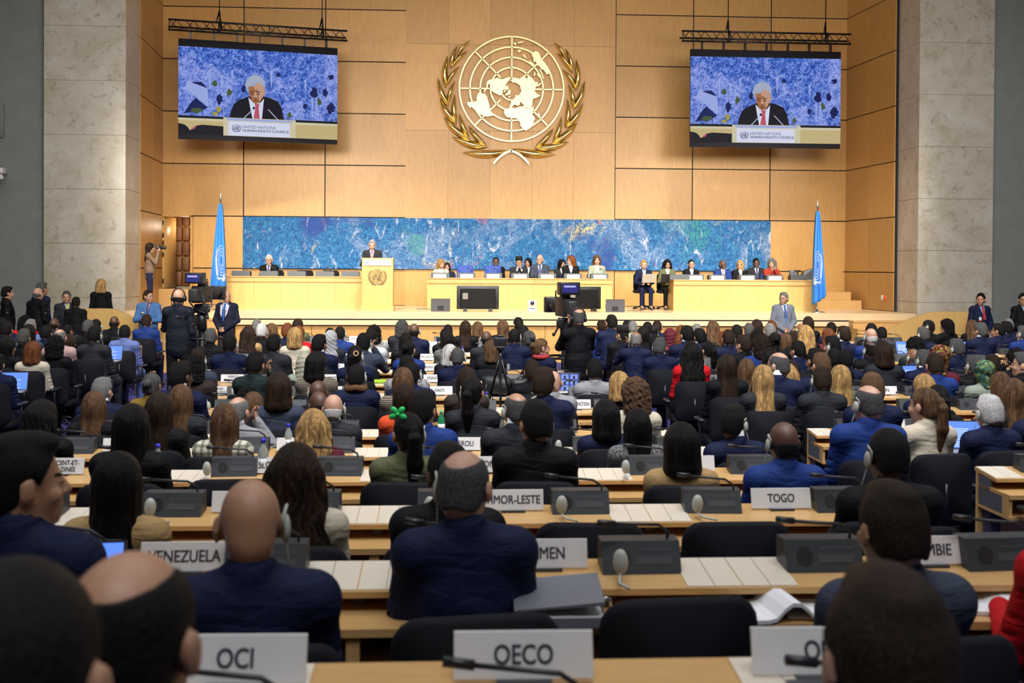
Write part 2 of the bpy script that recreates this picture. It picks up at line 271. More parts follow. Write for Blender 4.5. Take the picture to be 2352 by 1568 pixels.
PEOPLE = '''L 15 738 s K N 2 0 - 11 17.30
L 58 724 c K R 3 0 - 13 19.98
L 70.5 733 s G S 2 0 - 12 18.58
L 67 744 l K V 2 0 - 11 16.93
L 55 755 s S K 2 0 - 10 15.88
L 17 772 l K K 2 30 - 9 14.35
L 76 783 o A E 1 0 - 9 13.98
L 106 747 s K N 2 0 - 11 17.30
L 125 730 b K G 4 0 - 13 19.98
L 138 755 g G Q 1 0 - 10 15.63
L 155 745 z K Q 3 20 - 12 18.58
L 128 770 c K K 3 0 - 9 14.35
L 160 767 l D D 2 20 - 10 16.00
L 218 748 s K G 2 10 r 10 15.63
L 203 733 z S K 4 0 - 11 17.18
L 221 732 z K K 4 0 r 12 18.58
L 263 725 b K K 4 0 l 13 19.98
L 287 745 z K S 4 0 l 11 17.18
L 337 722 s D B 1 0 - 13 19.98
L 5 728 z K N 3 0 - 12 18.70
L -8 812 s K N 2 0 - 8 12.53
C 236 867 s G N 1 20 - 6 10.03
C 217 897 l B K 1 0 - 5 8.83
C 349 856 n S X 3 10 - 6 10.40
C 303 926 l K K 2 0 - 3 6.03
C 366 900 l D K 1 0 - 4 7.73
C 416 882 l B G 1 0 - 5 8.83
C 98 917 w K K 2 20 - 4 7.48
C 416 830 s K N 4 35 - 6 10.03
C 447 815 c K D 3 0 - 7 11.48
C 455 803 s D V 3 0 r 8 12.78
C 453 723 s K G 2 0 - 13 19.98
C 484 754 s S K 4 0 - 10 15.88
C 528 767 s K N 2 0 r 9 14.23
C 571 748 w D T 1 0 - 11 17.06
C 590 733 s G V 1 0 - 13 19.98
C 601 743 s W K 1 0 r 11 17.43
C 625 742 w B K 1 20 - 12 18.58
C 629 768 s K G 3 10 - 9 14.23
C 660 742 s A N 1 0 - 11 17.06
C 678 751 o Y E 1 0 - 10 15.88
C 686 748 o A R 1 20 - 11 17.43
C 685 731 l D O 2 20 - 13 19.98
C 734 768 s K N 3 20 - 9 14.23
C 760 758 h L G 2 20 - 10 15.88
C 758 752 z K K 4 0 - 11 17.43
C 781 749 z K B 4 0 r 11 17.06
C 859 746 c K H 3 0 - 11 17.18
C 852 757 s K W 3 0 - 10 15.88
C 835 765 s K V 2 0 r 9 14.23
C 817 793 p K N 2 15 r 8 12.78
C 701 808 h E J 2 0 - 8 12.78
C 728 807 o K Y 2 20 - 7 11.48
C 818 836 z K N 4 0 r 6 10.53
C 587 808 s K F 2 20 l 7 11.48
C 641 854 o D V 3 0 - 5 9.08
C 731 872 b K K 4 0 l 6 10.03
C 731 897 b K N 4 -25 - 5 8.95
C 766 904 b W G 1 0 r 5 8.58
C 720 938 w Y M 1 -10 - 4 7.36
C 548 910 g G L 1 25 - 5 8.58
C 583 899 l B D 1 25 - 6 10.03
C 570 889 c K K 3 20 - 6 10.40
C 515 926 l B P 1 -20 - 4 7.48
C 923 735 c S G 4 0 - 12 18.58
C 951 742 b K N 4 0 r 11 17.18
C 932 763 l K K 2 0 - 10 15.88
C 1029 745 n K N 4 0 - 13 19.98
C 1024 753 o K K 3 -20 - 11 17.18
C 1030 763 l K U 2 0 - 10 15.88
C 1069 736 l D K 1 0 - 12 18.58
C 1097 738 o B O 1 0 - 13 19.98
C 1117 759 b K G 4 0 l 10 16.00
C 1154 734 l B K 1 -20 - 12 18.58
C 1190 729 s K K 2 -20 - 13 19.98
C 1202 747 s K K 3 0 - 11 17.18
C 1181 754 z K N 3 0 r 10 15.63
C 1215 759 n S K 4 -20 - 10 16.00
C 1243 777 n B N 1 75 - 9 14.23
C 1127 781 o B K 1 -20 - 9 14.23
C 1034 790 o W K 1 20 - 9 14.23
C 1051 797 z S N 4 0 r 8 12.78
C 939 782 n K B 1 20 - 9 14.23
C 935 814 z K H 4 0 - 7 11.48
C 945 830 z K N 4 10 r 6 10.53
C 926 843 l B Y 1 0 - 6 10.16
C 931 879 l D A 2 0 - 5 8.83
C 972 898 s K B 2 20 - 4 7.48
C 1072 843 l D D 3 0 - 6 10.28
C 1086 866 p K G 2 20 l 5 8.83
C 1223 827 s D K 1 0 - 7 11.48
C 1250 844 s D N 1 20 - 5 9.08
C 1270 850 - G L 1 0 l 6 10.28
C 1366 825 s K L 1 0 - 7 11.48
C 1184 901 g S G 2 -20 l 4 7.48
C 1230 919 s K K 2 -15 r 3 6.03
C 1381 734 p D B 4 -20 - 13 19.98
C 1404 723 s K N 2 -20 - 12 18.58
C 1422 852 o Y K 1 0 - 6 10.28
C 1457 866 c B E 1 -15 - 5 8.83
C 1391 917 o K N 2 0 - 4 7.73
C 1464 937 l K U 2 0 - 4 7.36
C 1687 930 s K N 2 40 r 4 7.23
R 1440 735 s K K 4 0 - 13 20.23
R 1453 737 s G J 1 0 r 13 19.86
R 1428 745 k K K 2 -40 - 11 17.30
R 1476 750 l K K 2 0 - 11 16.93
R 1487 738 z K N 4 0 - 12 18.33
R 1509 736 s D N 2 0 r 13 19.98
R 1500 748 k K K 2 0 r 12 18.70
R 1460 761 g G N 3 0 l 10 15.76
R 1504 768 l K K 2 -15 - 10 16.13
R 1516 775 s S N 1 20 l 9 14.23
R 1538 753 h M M 3 -15 - 11 17.30
R 1564 746 l A K 1 -20 - 12 18.70
R 1577 748 s K N 2 -20 - 10 15.63
R 1564 765 w A K 1 -15 - 11 16.93
R 1600 744 s G N 1 0 r 12 18.33
R 1606 754 s K N 2 -20 - 10 16.00
R 1611 769 n D K 1 0 - 11 17.30
R 1588 785 w K R 3 0 - 8 12.78
R 1626 784 p K U 2 -20 - 9 14.23
R 1637 735 w B K 1 0 - 13 19.98
R 1661 760 l A K 1 -15 - 12 18.46
R 1673 757 s D N 2 0 r 10 15.63
R 1692 746 s K K 2 0 l 11 17.18
R 1708 769 s D K 1 -35 - 9 14.35
R 1720 742 s S V 1 0 - 12 18.58
R 1738 733 o D G 2 0 - 13 19.73
R 1739 757 c K N 2 0 - 10 16.00
R 1746 769 c D B 1 -20 l 9 13.98
R 1768 743 s G N 1 -10 - 11 17.18
R 1772 735 l A M 2 0 - 13 20.10
R 1779 763 n K K 1 0 - 10 15.63
R 1805 766 l B G 1 0 - 10 16.13
R 1825 759 l D K 2 0 - 11 17.43
R 1850 746 w Y K 1 0 - 11 16.93
R 1839 742 b K G 3 -20 l 12 18.58
R 1856 726 l D K 1 0 - 13 19.98
R 1832 783 s K N 2 -30 - 9 13.98
R 1767 798 l K K 3 -20 - 8 12.66
R 1811 797 l K N 2 0 - 9 14.35
R 1786 808 g S N 1 -40 - 6 10.53
R 1669 813 l D K 1 0 - 7 11.23
R 1714 823 l B D 1 0 - 7 11.60
R 1752 837 l Y G 1 0 - 6 10.16
R 1813 826 w D W 2 0 - 8 13.03
R 1808 834 w Y K 1 0 - 7 11.23
R 2131 734 z K K 4 -60 l 12 18.58
R 2174 732 c K K 2 -65 - 13 19.98
R 2232 734 w B K 2 0 - 13 19.98
R 2252 741 s S N 2 -20 - 11 17.18
R 2292 743 s K N 2 -45 - 12 18.46
R 2311 738 s K N 2 -20 - 12 18.83
R 2316 732 s G N 1 0 - 13 19.98
R 2350 748 s S B 1 -20 l 11 17.18
R 2119 751 s S N 1 -20 l 11 17.18
R 2101 773 c K F 3 -20 l 9 14.35
R 2155 791 t M M 3 0 - 7 11.73
R 2196 778 s S N 1 -35 l 9 14.23
R 2096 800 b S B 3 -20 l 9 13.98
R 2120 803 s S N 1 -15 l 8 12.66
R 2147 811 s D B 1 0 r 7 11.36
R 2234 816 s S K 2 -15 l 8 12.90
R 2257 826 t F J 3 0 - 7 11.36
R 2279 814 s D K 1 0 r 8 12.53
R 2334 800 c K K 2 -20 l 8 12.90
R 2349 809 s S K 1 -60 - 7 11.48
R 1909 739 z K N 4 0 - 12 18.58
R 1901 753 o A M 1 0 - 11 17.30
R 1937 749 s D N 2 -20 l 10 16.00
R 1910 772 s K M 2 -40 l 9 14.23
R 1937 768 s G V 1 -35 l 11 16.93
R 2000 753 b W B 1 0 l 10 15.63
R 2001 743 s K K 2 0 - 11 17.18
R 2025 751 s K V 2 0 l 12 18.58
R 2003 774 s K N 3 0 - 10 16.13
R 1997 784 g K K 4 -15 l 9 14.23
R 2028 783 o D G 2 0 - 8 12.66
R 2033 797 b S K 4 0 l 8 13.03
R 1915 799 z K K 4 0 - 8 12.66
R 1873 800 s K K 2 -20 - 7 11.73
R 1885 810 s B N 1 -15 - 7 11.36
R 1942 804 s K N 1 0 r 8 13.03
R 1887 842 s D G 1 0 l 6 10.16
R 1930 837 l Y O 1 0 - 6 10.53
R 2003 856 s B N 1 0 r 5 8.83
R 1992 883 g S B 1 -15 l 4 7.23
R 2121 858 o Y N 1 0 - 6 10.28
R 2124 890 p B E 1 -35 - 4 7.48
R 2153 883 p K K 2 0 - 5 8.83
R 2297 853 l B A 1 0 - 6 10.28
R 2327 868 l B D 1 0 - 5 8.83
R 2272 907 s W N 1 -10 l 4 7.60
C 54 996 s K N 2 60 - 1 3.12
C 272 1036 l K T 2 0 - 2 4.28
C 577 1094 - S N 2 -10 r 1 2.87
C 680 1016 w D E 1 0 - 2 4.3
C 937 948 p K O 2 -15 r 3 6.03
C 1068 1031 g S N 1 20 l 1 3.42
C 1030 1018 s K K 4 -20 - 2 4.28
C 1564 969 o K T 2 0 - 3 5.91
C 1800 966 b K B 4 0 l 3 5.78
R 2040 981 z K K 4 0 l 2 4.53
C 2049 1108 s D V 2 -10 - 1 2.87
C 2490 1050 l D R 2 0 - 1 3.12
R 2396 880 s K N 2 0 - 4 7.73
C 2040 1310 s D N 1 0 r 0 1.45
C 300 1255 g K N 2 10 - 0 1.45
C 35 1275 z K K 2 0 - 0 1.15'''
# ---------------------------------------------------------------- the hall
ZS = 1.15                      # stage height
YW = 29.1                      # stage back wall
YP = 25.2                      # front of pillars and stage
ROWY = [2.22, 3.64, 5.05, 6.55, 8.0, 9.35, 10.8, 12.0, 13.3, 14.75, 16.4, 17.7, 19.1, 20.5]
FZ = [.565, .40, .28, .175, .065]+[0]*9
XL, XR, ZC = -13.0, 16.5, 12.2
m = MB()
m.box(XL, XR, ROWY[4]+.1, 30.6, -0.2, 0.0)
for n in range(5):
    m.box(XL, XR, ROWY[n-1]+.1 if n else -5, ROWY[n]+.1, -0.2, FZ[n])
struct('floor', m, CARPET)
m = MB(); m.box(XL, XR, -5, 30.6, ZC, ZC+.2); struct('ceiling', m, mat('ceiling_plaster', (0.35, 0.35, 0.34), 0.9))
m = MB(); m.box(XL-.2, XL, -5, 25.6, 0, ZC); struct('wall_left', m, GREYW)
m = MB(); m.box(XR, XR+.2, -5, 25.6, 0, ZC); struct('wall_right', m, GREYW)
m = MB(); m.box(XL-.2, XR+.2, -5.2, -5, 0, ZC); struct('wall_rear', m, GREYW)
pL0, pL1 = atY(100, 600, YP).x, atY(288, 600, YP).x; pR0, pR1 = atY(2108, 600, YP).x, atY(2279, 600, YP).x
m = MB(); m.box(XL, pL0-.04, 25.45, 25.65, 0, ZC); struct('wall_front_left', m, GREYW)
m = MB(); m.box(pR1, XR, 25.35, 25.55, 0, ZC); struct('wall_front_right', m, GREYW)
def pillar(nm, x0, x1, z0):
    m = MB(); z = z0
    while z < ZC:
        m.box(x0, x1, YP, 26.38, max(z, 0)+.004, min(z+1.206, ZC)-.004); z += 1.206
    m.box(x0+.015, x1-.015, YP+.015, 26.36, 0, ZC, 1); struct(nm, m, [MARB, mat('stone_joint', (0.25, 0.22, 0.17), 0.9)])
pillar('pillar_left', pL0, pL1, -0.97); pillar('pillar_right', pR0, pR1, -1.0)
m = MB(); m.box(pL0-.05, pL0-.005, YP+.1, 25.7, 0, ZC); struct('gap_shade_strip', m, DARK)  # black strip standing in for the shade in the gap beside the pillar
def panel_wall(nm, a, b, cols, zs, gap=.014, t=.03, skip=None, fine=()):
    """wood panels with black joints along the line a -> b (panels face the hall)"""
    a, b = Vector((*a, 0)), Vector((*b, 0)); d = (b-a); L = d.length; d.normalize(); n = Vector((d.y, -d.x, 0)); m = MB()
    def q(s0, s1, z0, z1, t0, t1, mi):
        p = [a+d*s+n*t for s, t in ((s0, t1), (s1, t1), (s1, t0), (s0, t0))]
        m.hexa([(v.x, v.y, z0) for v in p]+[(v.x, v.y, z1) for v in p], mi)
    for i in range(len(cols)-1):
        for j in range(len(zs)-1):
            if skip and skip(i, j): continue
            g = gap if (i, j) not in fine else .002
            g0 = .003 if i == 0 else gap/ (1 if not fine else 3); g1 = .003 if i == len(cols)-2 else gap/(1 if not fine else 3); gz = gap if not fine else .003
            q(cols[i]*L+g0, cols[i+1]*L-g1, zs[j]+gz, zs[j+1]-gz, 0, t, 0)
            q(cols[i]*L, cols[i+1]*L, zs[j], zs[j+1], -.06, 0.002, 1)
    return struct(nm, m, [WOODW, DARK])
x0, x1 = -7.39, 10.575; Wd = x1-x0
us = [372, 560, 747, 932, 1413, 1590, 1768, 1945]; xs = [atY(u, 380, YW).x for u in us]; xs[0] = x0; xs[-1] = x1
ZB = [3.445+1.345*k for k in range(7)]; ZB[-1] = ZC
xd = atY(442, 580, YW).x
panel_wall('wall_stage_left', (xd, YW), (xs[3], YW), [0]+[(x-xd)/(xs[3]-xd) for x in xs[1:4]], [ZS, 2.1, ZB[0]])
panel_wall('wall_stage_upper_left', (x0, YW), (xs[3], YW), [(x-x0)/(xs[3]-x0) for x in xs[:4]], ZB)
panel_wall('wall_stage_right', (xs[4], YW), (x1, YW), [(x-xs[4])/(x1-xs[4]) for x in xs[4:]], [ZS, 2.1]+ZB)
cx_ = [atY(u, 200, YW).x for u in (932, 1030, 1126.5, 1223, 1318, 1413)]
panel_wall('wall_stage_centre', (cx_[0], YW), (cx_[-1], YW), [(x-cx_[0])/(cx_[-1]-cx_[0]) for x in cx_], [ZS, 2.1, 3.42, 5.72, 7.97, 10.2, ZC], gap=.006, t=.05, fine=((9, 9),))
panel_wall('wall_stage_side_left', (-7.22, 26.38), (-7.39, YW), [0, .52, 1], [ZS, 2.1]+ZB, gap=.012)
panel_wall('wall_stage_side_right', (10.575, YW), (10.80, 26.38), [0, .49, 1], [ZS, 2.1]+ZB, gap=.012)
# doorway left, open leaf, padded lobby behind
m = MB(); m.box(x0-.1, xd+.15, 30.35, 30.45, ZS, 3.6, 0)
for i in range(4):
    for j in range(5): m.rbox(x0+.04+i*.2, x0+.23+i*.2, 30.26, 30.36, 1.62+j*.4, 2.0+j*.4, .03, 1, 2)
m.box(x0+.02, xd, 30.2, 30.3, ZS, 1.6, 2); m.box(x0-.1, x0, 29.16, 30.4, ZS, 3.6, 0); m.box(xd+.04, xd+.14, 29.16, 30.4, ZS, 3.6, 0); m.box(x0-.1, xd+.14, 29.16, 30.45, 3.5, 3.6, 0)
struct('wall_lobby', m, [WOODW, LEATH, mat('kick_plate', (0.45, 0.38, 0.25), 0.4, 0.5)])
th = math.radians(52)
d = thing('door_leaf', 'open pale wooden door beside the brown padded lobby', 'door', (x0+.03, 29.05, 1.58), math.radians(80)); d.name = 'door_1'; d['kind'] = 'structure'
m = MB(); m.rbox(0, .78, -.025, .025, 0, 1.84, .006, 0, 1); ob('leaf', m.mesh('leaf', WOODT), d)
m = MB()
for z in (.12, .8, 1.1, 1.3, 1.62): m.box(-.008, .012, -.03, .03, z, z+.12)
ob('hinge', m.mesh('hinge', BMET), d)
m = MB(); m.tube([(.7, -.03, .95), (.7, -.075, .95), (.6, -.075, .95)], .011); ob('handle', m.mesh('handle', STEEL), d)
m = MB(); m.box(xd-.03, xd+.03, 28.98, 29.12, ZS, 3.45); m.box(x0, xd+.03, 28.98, 29.12, 3.42, 3.47); struct('trim_2', m, WOODW)
l_ = bpy.data.lights.new('lobby_fill', 'POINT'); l_.energy = 7; l_.color = (1, .85, .65); l_.shadow_soft_size = .1; o_ = bpy.data.objects.new('lobby_fill', l_); COL.objects.link(o_); o_.location = (x0+.45, 29.75, 3.2)  # unseen point light added to brighten the padded lobby
# stage
m = MB()
sx0, sx1 = -7.2, 10.85
m.box(sx0, sx1, YP, 29.1, ZS-.16, ZS, 0); m.box(sx0+.05, sx1-.05, YP+.03, YP+.05, ZS-.19, ZS-.15, 1); m.box(sx0, sx1, YP+.01, 29, ZS-.30, ZS-.19, 0)
for i, (a, b) in enumerate([(-4.9, -3.1), (-3.09, -1.0), (-.99, 2.2), (2.21, 4.4), (4.41, 6.7), (6.72, 9.2)]): m.box(a, b, YP+.09, YP+.12, 0, ZS-.30, 2)
m.box(sx0, sx1, YP+.12, 28.9, 0, ZS-.31, 1); struct('floor_stage', m, [WOODF, DARK, WOODW], None)
def stairs(nm, xa, xb, yb, z0, z1, n, run, sgn=-1):
    m = MB(); h = (z1-z0)/(n+1)
    for k in range(n): 
        zt = z1-h*(k+1); m.box(xa, xb, yb-run*(k+1), yb-run*k+(.0), z0, zt, 0); m.box(xa, xb, yb-run*(k+1)-.015, yb-run*(k+1)+.03, zt-.03, zt+.002, 0)
    ob(nm, m.mesh(nm, [WOODS]), kind='structure')
stairs('stairs_left', -7.15, -4.95, YP, 0, ZS, 6, .27); stairs('stairs_right', 9.25, 10.9, YP, 0, ZS, 6, .27)
stairs('steps_door_left', x0+.05, xd+.35, 29.0, ZS, 1.58, 1, .3); m = MB(); m.box(x0+.03, xd+.35, 28.55, 29.05, ZS, 1.57); struct('floor_landing_left', m, WOODS)
m = MB(); m.box(9.5, 10.4, 28.2, 29.05, ZS, 1.58); m.box(9.35, 10.55, 27.85, 28.2, ZS, 1.37); struct('floor_landing_right', m, WOODS)
m = MB(); xa = atY(1883, 600, 29.05).x; m.box(xa, 10.5, 29.05, 29.075, 1.58, 3.4); struct('door_2', m, WOODW)
# curved parapets
def parapet(nm, pts, y, t):
    m = MB(); m.prism(pts, lambda a, b, k: (a, y-k, b), 0, t, 0)
    tri = len(m.v); vs = [(a, y, b) for a, b in pts]; 
    m.prism(pts, lambda a, b, k: (a, y+k*0, b), 0, 0, 0, False); struct(nm, m, WOODT)
yp = 22.9
def P(u, v): q = atY(u, v, yp); return (q.x, q.z)
def curve(pa, pb, n=12):
    return [(pa[0]+(pb[0]-pa[0])*t, pa[1]+(pb[1]-pa[1])*(3*t*t-2*t**3)*.75+(pb[1]-pa[1])*t*.25) for t in [i/n for i in range(n+1)]]
A, B = P(253, 708), P(395, 765); parapet('wall_parapet_left', [(P(183, 708)[0], 0), (P(183, 708)[0], A[1])]+curve(A, B)+[(B[0], 0)], yp, .1)
A, B = P(2146, 715), P(1985, 770); parapet('wall_parapet_right', [(P(2236, 715)[0], 0), (P(2236, 715)[0], A[1])]+curve(A, B)+[(B[0], 0)], yp, .1)
# painting
q0, q1 = atY(560, 500, YW), atY(1767.5, 500, YW)
m = MB(); m.box(q0.x, q1.x, YW-.12, YW-.055, 2.105, 3.432); ob('painting', m.mesh('painting', MURAL), label='long blue and white abstract painting across the stage wall', cat='painting')
# wall fittings
p = atY(5, 290, 25.44)
m = MB(); m.rbox(p.x-.2, p.x+.05, 25.40, 25.45, 5.0, 5.75, .01, 0, 1); ob('wall_vent', m.mesh('wall_vent', mat('vent_grey', (0.16, 0.17, 0.17), 0.6)), label='flat grey vent panel on the grey-green wall', cat='vent')
p = atY(4, 402, 25.2); t = thing('security_camera', 'small white security camera on a bracket of grey-green wall', 'camera', (p.x, 25.1, p.z))
m = MB(); m.rbox(-.1, .1, -.12, .12, .02, .15, .03); ob('housing', m.mesh('housing', WHITE), t)
m = MB(); m.tube([(0, .1, .05), (0, .36, .05)], .03); m.tube([(0, .0, .02), (.06, -.06, -.1)], .05); ob('bracket', m.mesh('bracket', WHITE), t)
t = thing('wall_socket', 'white and red wall sockets on the wood near right steps', 'socket', atY(2034, 684, 26.6) + Vector((-.06, 0, 0)), math.radians(-94))
for i, c in enumerate((WHITE, WHITE, mat('red_plastic', (0.7, 0.06, 0.02), 0.5))):
    m = MB(); m.rbox(-.13+i*.1, -.05+i*.1, -.02, .02, -.06, .06, .008, 0, 1); ob('cover', m.mesh('cover', c), t)
# ---------------------------------------------------------------- emblem
def zc(x, y): return ((x-990)/551.0, (673-y)/551.0)
def zr(ox, oy, k, pts): return [zc((ox+x/k-960)*4.612, (oy+y/k-60)*4.612) for x, y in pts]
LAND = [zr(1060, 160, 11.2, [(1130, 245), (1190, 215), (1235, 235), (1225, 300), (1170, 345), (1140, 400), (1120, 450), (1125, 510), (1085, 540), (1045, 555), (1060, 600), (1030, 650), (990, 690), (930, 660), (880, 640), (820, 610), (770, 570), (740, 520), (735, 410), (700, 395), (680, 430), (672, 490), (650, 530), (610, 560), (608, 625), (580, 590), (577, 552), (625, 505), (648, 470), (638, 430), (645, 370), (690, 305), (760, 280), (830, 280), (870, 250), (930, 238), (990, 270), (1060, 275)]),
 zr(1060, 160, 11.2, [(1185, 560), (1220, 535), (1260, 560), (1255, 620), (1250, 660), (1200, 665), (1120, 690), (1130, 640), (1175, 620)]),
 zr(1060, 160, 11.2, [(1130, 460), (1170, 430), (1190, 470), (1220, 500), (1180, 530), (1140, 545), (1110, 600), (1075, 595), (1085, 560), (1120, 540)]),
 zr(1060, 160, 11.2, [(1190, 705), (1250, 690), (1240, 735), (1210, 735)]),
 zr(1060, 160, 11.2, [(430, 640), (470, 625), (520, 650), (590, 645), (620, 680), (660, 730), (670, 790), (690, 860), (720, 950), (730, 1040), (740, 1100), (790, 1160), (815, 1200), (740, 1210), (660, 1235), (590, 1215), (500, 1180), (420, 1140), (360, 1080), (300, 1020), (260, 985), (240, 1020), (200, 990), (180, 960), (155, 930), (145, 870), (230, 865), (300, 865), (390, 840), (400, 790), (385, 750), (410, 700)]),
 zr(1140, 180, 11.2, [(350, 70), (370, 90), (420, 130), (470, 130), (550, 160), (600, 200), (610, 270), (640, 330), (620, 380), (580, 440), (550, 465), (520, 440), (485, 445), (480, 500), (440, 550), (400, 575), (370, 590), (370, 690), (335, 720), (335, 760), (395, 758), (430, 705), (480, 695), (545, 720), (590, 690), (600, 640), (660, 605), (640, 650), (690, 690), (730, 750), (850, 790), (900, 740), (925, 680), (915, 600), (940, 530), (1010, 518), (1060, 490), (1120, 455), (1060, 420), (1010, 385), (970, 320), (985, 260), (1020, 215), (1090, 205), (1145, 145), (1125, 130), (1060, 175), (1035, 175), (1065, 105), (985, 115), (955, 80), (930, 30), (880, -10), (800, -40), (780, 40), (740, 0), (700, -50), (620, 0), (590, 40), (540, 20), (460, 15), (400, 40)]),
 zr(1140, 180, 11.2, [(345, 765), (390, 760), (450, 785), (520, 772), (600, 745), (680, 735), (720, 760), (850, 805), (890, 772), (945, 735), (955, 790), (945, 850), (925, 900), (925, 945), (960, 990), (990, 1050), (955, 1100), (945, 1160), (930, 1210), (870, 1280), (820, 1310), (750, 1355), (700, 1310), (620, 1240), (605, 1180), (630, 1160), (580, 1110), (550, 1060), (530, 1040), (400, 1030), (330, 1025), (260, 1010), (215, 950), (190, 880), (215, 820), (280, 800)]),
 zr(1140, 180, 11.2, [(1075, 890), (1112, 940), (1105, 1010), (1060, 990), (1045, 950)]),
 zr(1140, 80, 9.8, [(780, 440), (850, 400), (880, 385), (920, 400), (960, 450), (990, 540), (1030, 600), (1100, 680), (1160, 760), (1200, 850), (1170, 880), (1120, 905), (1090, 850), (1050, 800), (1000, 790), (960, 720), (910, 700), (890, 640), (860, 615), (825, 625), (820, 540), (790, 480)]),
 zr(1140, 80, 9.8, [(720, 590), (800, 640), (850, 690), (835, 740), (760, 670)]), zr(1140, 80, 9.8, [(830, 930), (850, 850), (875, 880), (850, 950)]),
 zr(1140, 80, 9.8, [(890, 895), (930, 885), (990, 920), (1005, 990), (960, 970)]), zr(1140, 80, 9.8, [(950, 780), (990, 800), (1030, 900), (1055, 1000), (1038, 1012), (1005, 900)]),
 zr(1140, 80, 9.8, [(365, 220), (410, 200), (445, 265), (400, 250)]), zr(1140, 80, 9.8, [(440, 210), (530, 180), (620, 170), (575, 200), (500, 218)]),
 zr(1140, 80, 9.8, [(460, 380), (500, 365), (560, 370), (500, 425)]), zr(1140, 80, 9.8, [(585, 490), (625, 460), (640, 520), (685, 555), (640, 545)])]
LEAF = [((550, 168), (412, 340), 38), ((415, 225), (352, 470), 46), ((528, 278), (355, 462), 38), ((315, 330), (300, 675), 60), ((442, 437), (312, 640), 42), ((215, 565), (330, 865), 58), ((397, 590), (325, 835), 46), ((237, 780), (415, 1050), 62), ((395, 735), (408, 1035), 54), ((280, 975), (555, 1215), 66), ((445, 935), (545, 1195), 54), ((370, 1180), (740, 1282), 78), ((540, 1060), (735, 1278), 56), ((478, 1340), (960, 1320), 78),
 ((1440, 175), (1562, 355), 42), ((1558, 237), (1632, 495), 44), ((1462, 285), (1628, 488), 42), ((1672, 350), (1668, 685), 58), ((1532, 455), (1665, 665), 48), ((1762, 575), (1645, 880), 60), ((1588, 610), (1648, 865), 48), ((1745, 810), (1570, 1075), 60), ((1580, 765), (1562, 1075), 54), ((1690, 1015), (1425, 1240), 66), ((1518, 950), (1430, 1235), 52), ((1600, 1215), (1235, 1290), 74), ((1435, 1075), (1240, 1285), 54), ((1475, 1345), (1000, 1300), 76)]
def ring(r0, r1, n=72): return r0, r1, n
def emblem(fn, th=.035, rw=.017, lt=.09, mb=None, land=True, leaf3d=True, rings=(1.0, .8, .605, .41, .215), sub=1):
    """returns (globe, leaves) builders; fn(ex, ey, depth) -> point"""
    g = MB(); lv = MB(); n = 96//sub
    for i, r in enumerate(rings):
        a, b = r-rw, r+rw*.6; n2 = max(24, int(n*r)); vs = []; fs = []
        for k in range(n2):
            t = 2*math.pi*k/n2; c, s = math.cos(t), math.sin(t)
            vs += [fn(c*a, s*a, 0), fn(c*a, s*a, th), fn(c*b, s*b, th), fn(c*b, s*b, 0)]
        for k in range(n2):
            o, q = 4*k, 4*((k+1) % n2)
            for j in range(3): fs.append((o+j, q+j, q+j+1, o+j+1))
        g.add(vs, fs, 0)
    for k in range(8):
        t = math.pi*k/4; c, s = math.cos(t), math.sin(t); w = rw*.75; r0 = .215 if k % 2 else .0
        if k in (1, 3, 5, 7): r0 = .3
        r0 = max(r0, .2)
        pl = [(c*r0+s*w, s*r0-c*w), (c*1.0+s*w, s*1.0-c*w), (c*1.0-s*w, s*1.0+c*w), (c*r0-s*w, s*r0+c*w)]
        g.prism(pl, fn, 0, th)
    if land:
        for pl in LAND: g.prism(pl, fn, 0, th*1.25)
    for tip, base, wd in LEAF:
        a, b = Vector(zc(*base)), Vector(zc(*tip)); d = b-a; nrm = Vector((-d.y, d.x)).normalized(); w = wd/551*.55; N = 12; vs = []; fs = []
        bend = .10*d.length*(-1 if (a.x < 0) else 1)*(1 if nrm.dot(a+b) > 0 else -1)*(-1 if a.x < 0 else 1)
        for i in range(N+1):
            t = i/N; c = a+d*t+nrm*bend*4*t*(1-t)*.6; pw = w*(math.sin(math.pi*min(1, t**.85))**.8 if 0 < t < 1 else .04)
            dd = lt*(.25+.75*math.sin(math.pi*t)) if leaf3d else th
            for k in range(5):
                e = -1+k*.5; p = c+nrm*e*pw; vs.append(fn(p.x, p.y, dd*(1-abs(e)**2)*.9+.012 if leaf3d else dd))
            vs.append(fn((c-nrm*pw).x, (c-nrm*pw).y, 0)); vs.append(fn((c+nrm*pw).x, (c+nrm*pw).y, 0))
        for i in range(N):
            o = 7*i; q = o+7
            for k in range(4): fs.append((o+k, o+k+1, q+k+1, q+k))
            fs.append((o+5, o, q, q+5)); fs.append((o+4, o+6, q+6, q+4))
        lv.add(vs, fs, 0, leaf3d)
    for sg in (-1, 1):
        pts = [zc(990-sg*10+0, 1322)]+[zc(990+sg*x, y) for x, y in ((40, 1335), (95, 1365), (140, 1405), (185, 1455))]; w = .018; pl = []
        for i, p in enumerate(pts): pl.append((p[0], p[1]+w*(1+i*.12)))
        for i, p in reversed(list(enumerate(pts))): pl.append((p[0], p[1]-w*(1+i*.12)))
        lv.prism(pl, fn, 0, th*1.3)
    return g, lv
EC = atY(1174.7, 205.9, YW-.06); ER = 119.6/F*YW
e = thing('wall_emblem', 'big golden globe emblem with laurel branches on the wood wall', 'emblem', EC)
g, lv = emblem(lambda a, b, t: (a*ER, -.05-t, b*ER), .07, .0165, .15)
ob('globe', weld(g.mesh('globe', GOLDF)), e); ob('laurel_branch', weld(lv.mesh('laurel_branch', GOLD)), e)
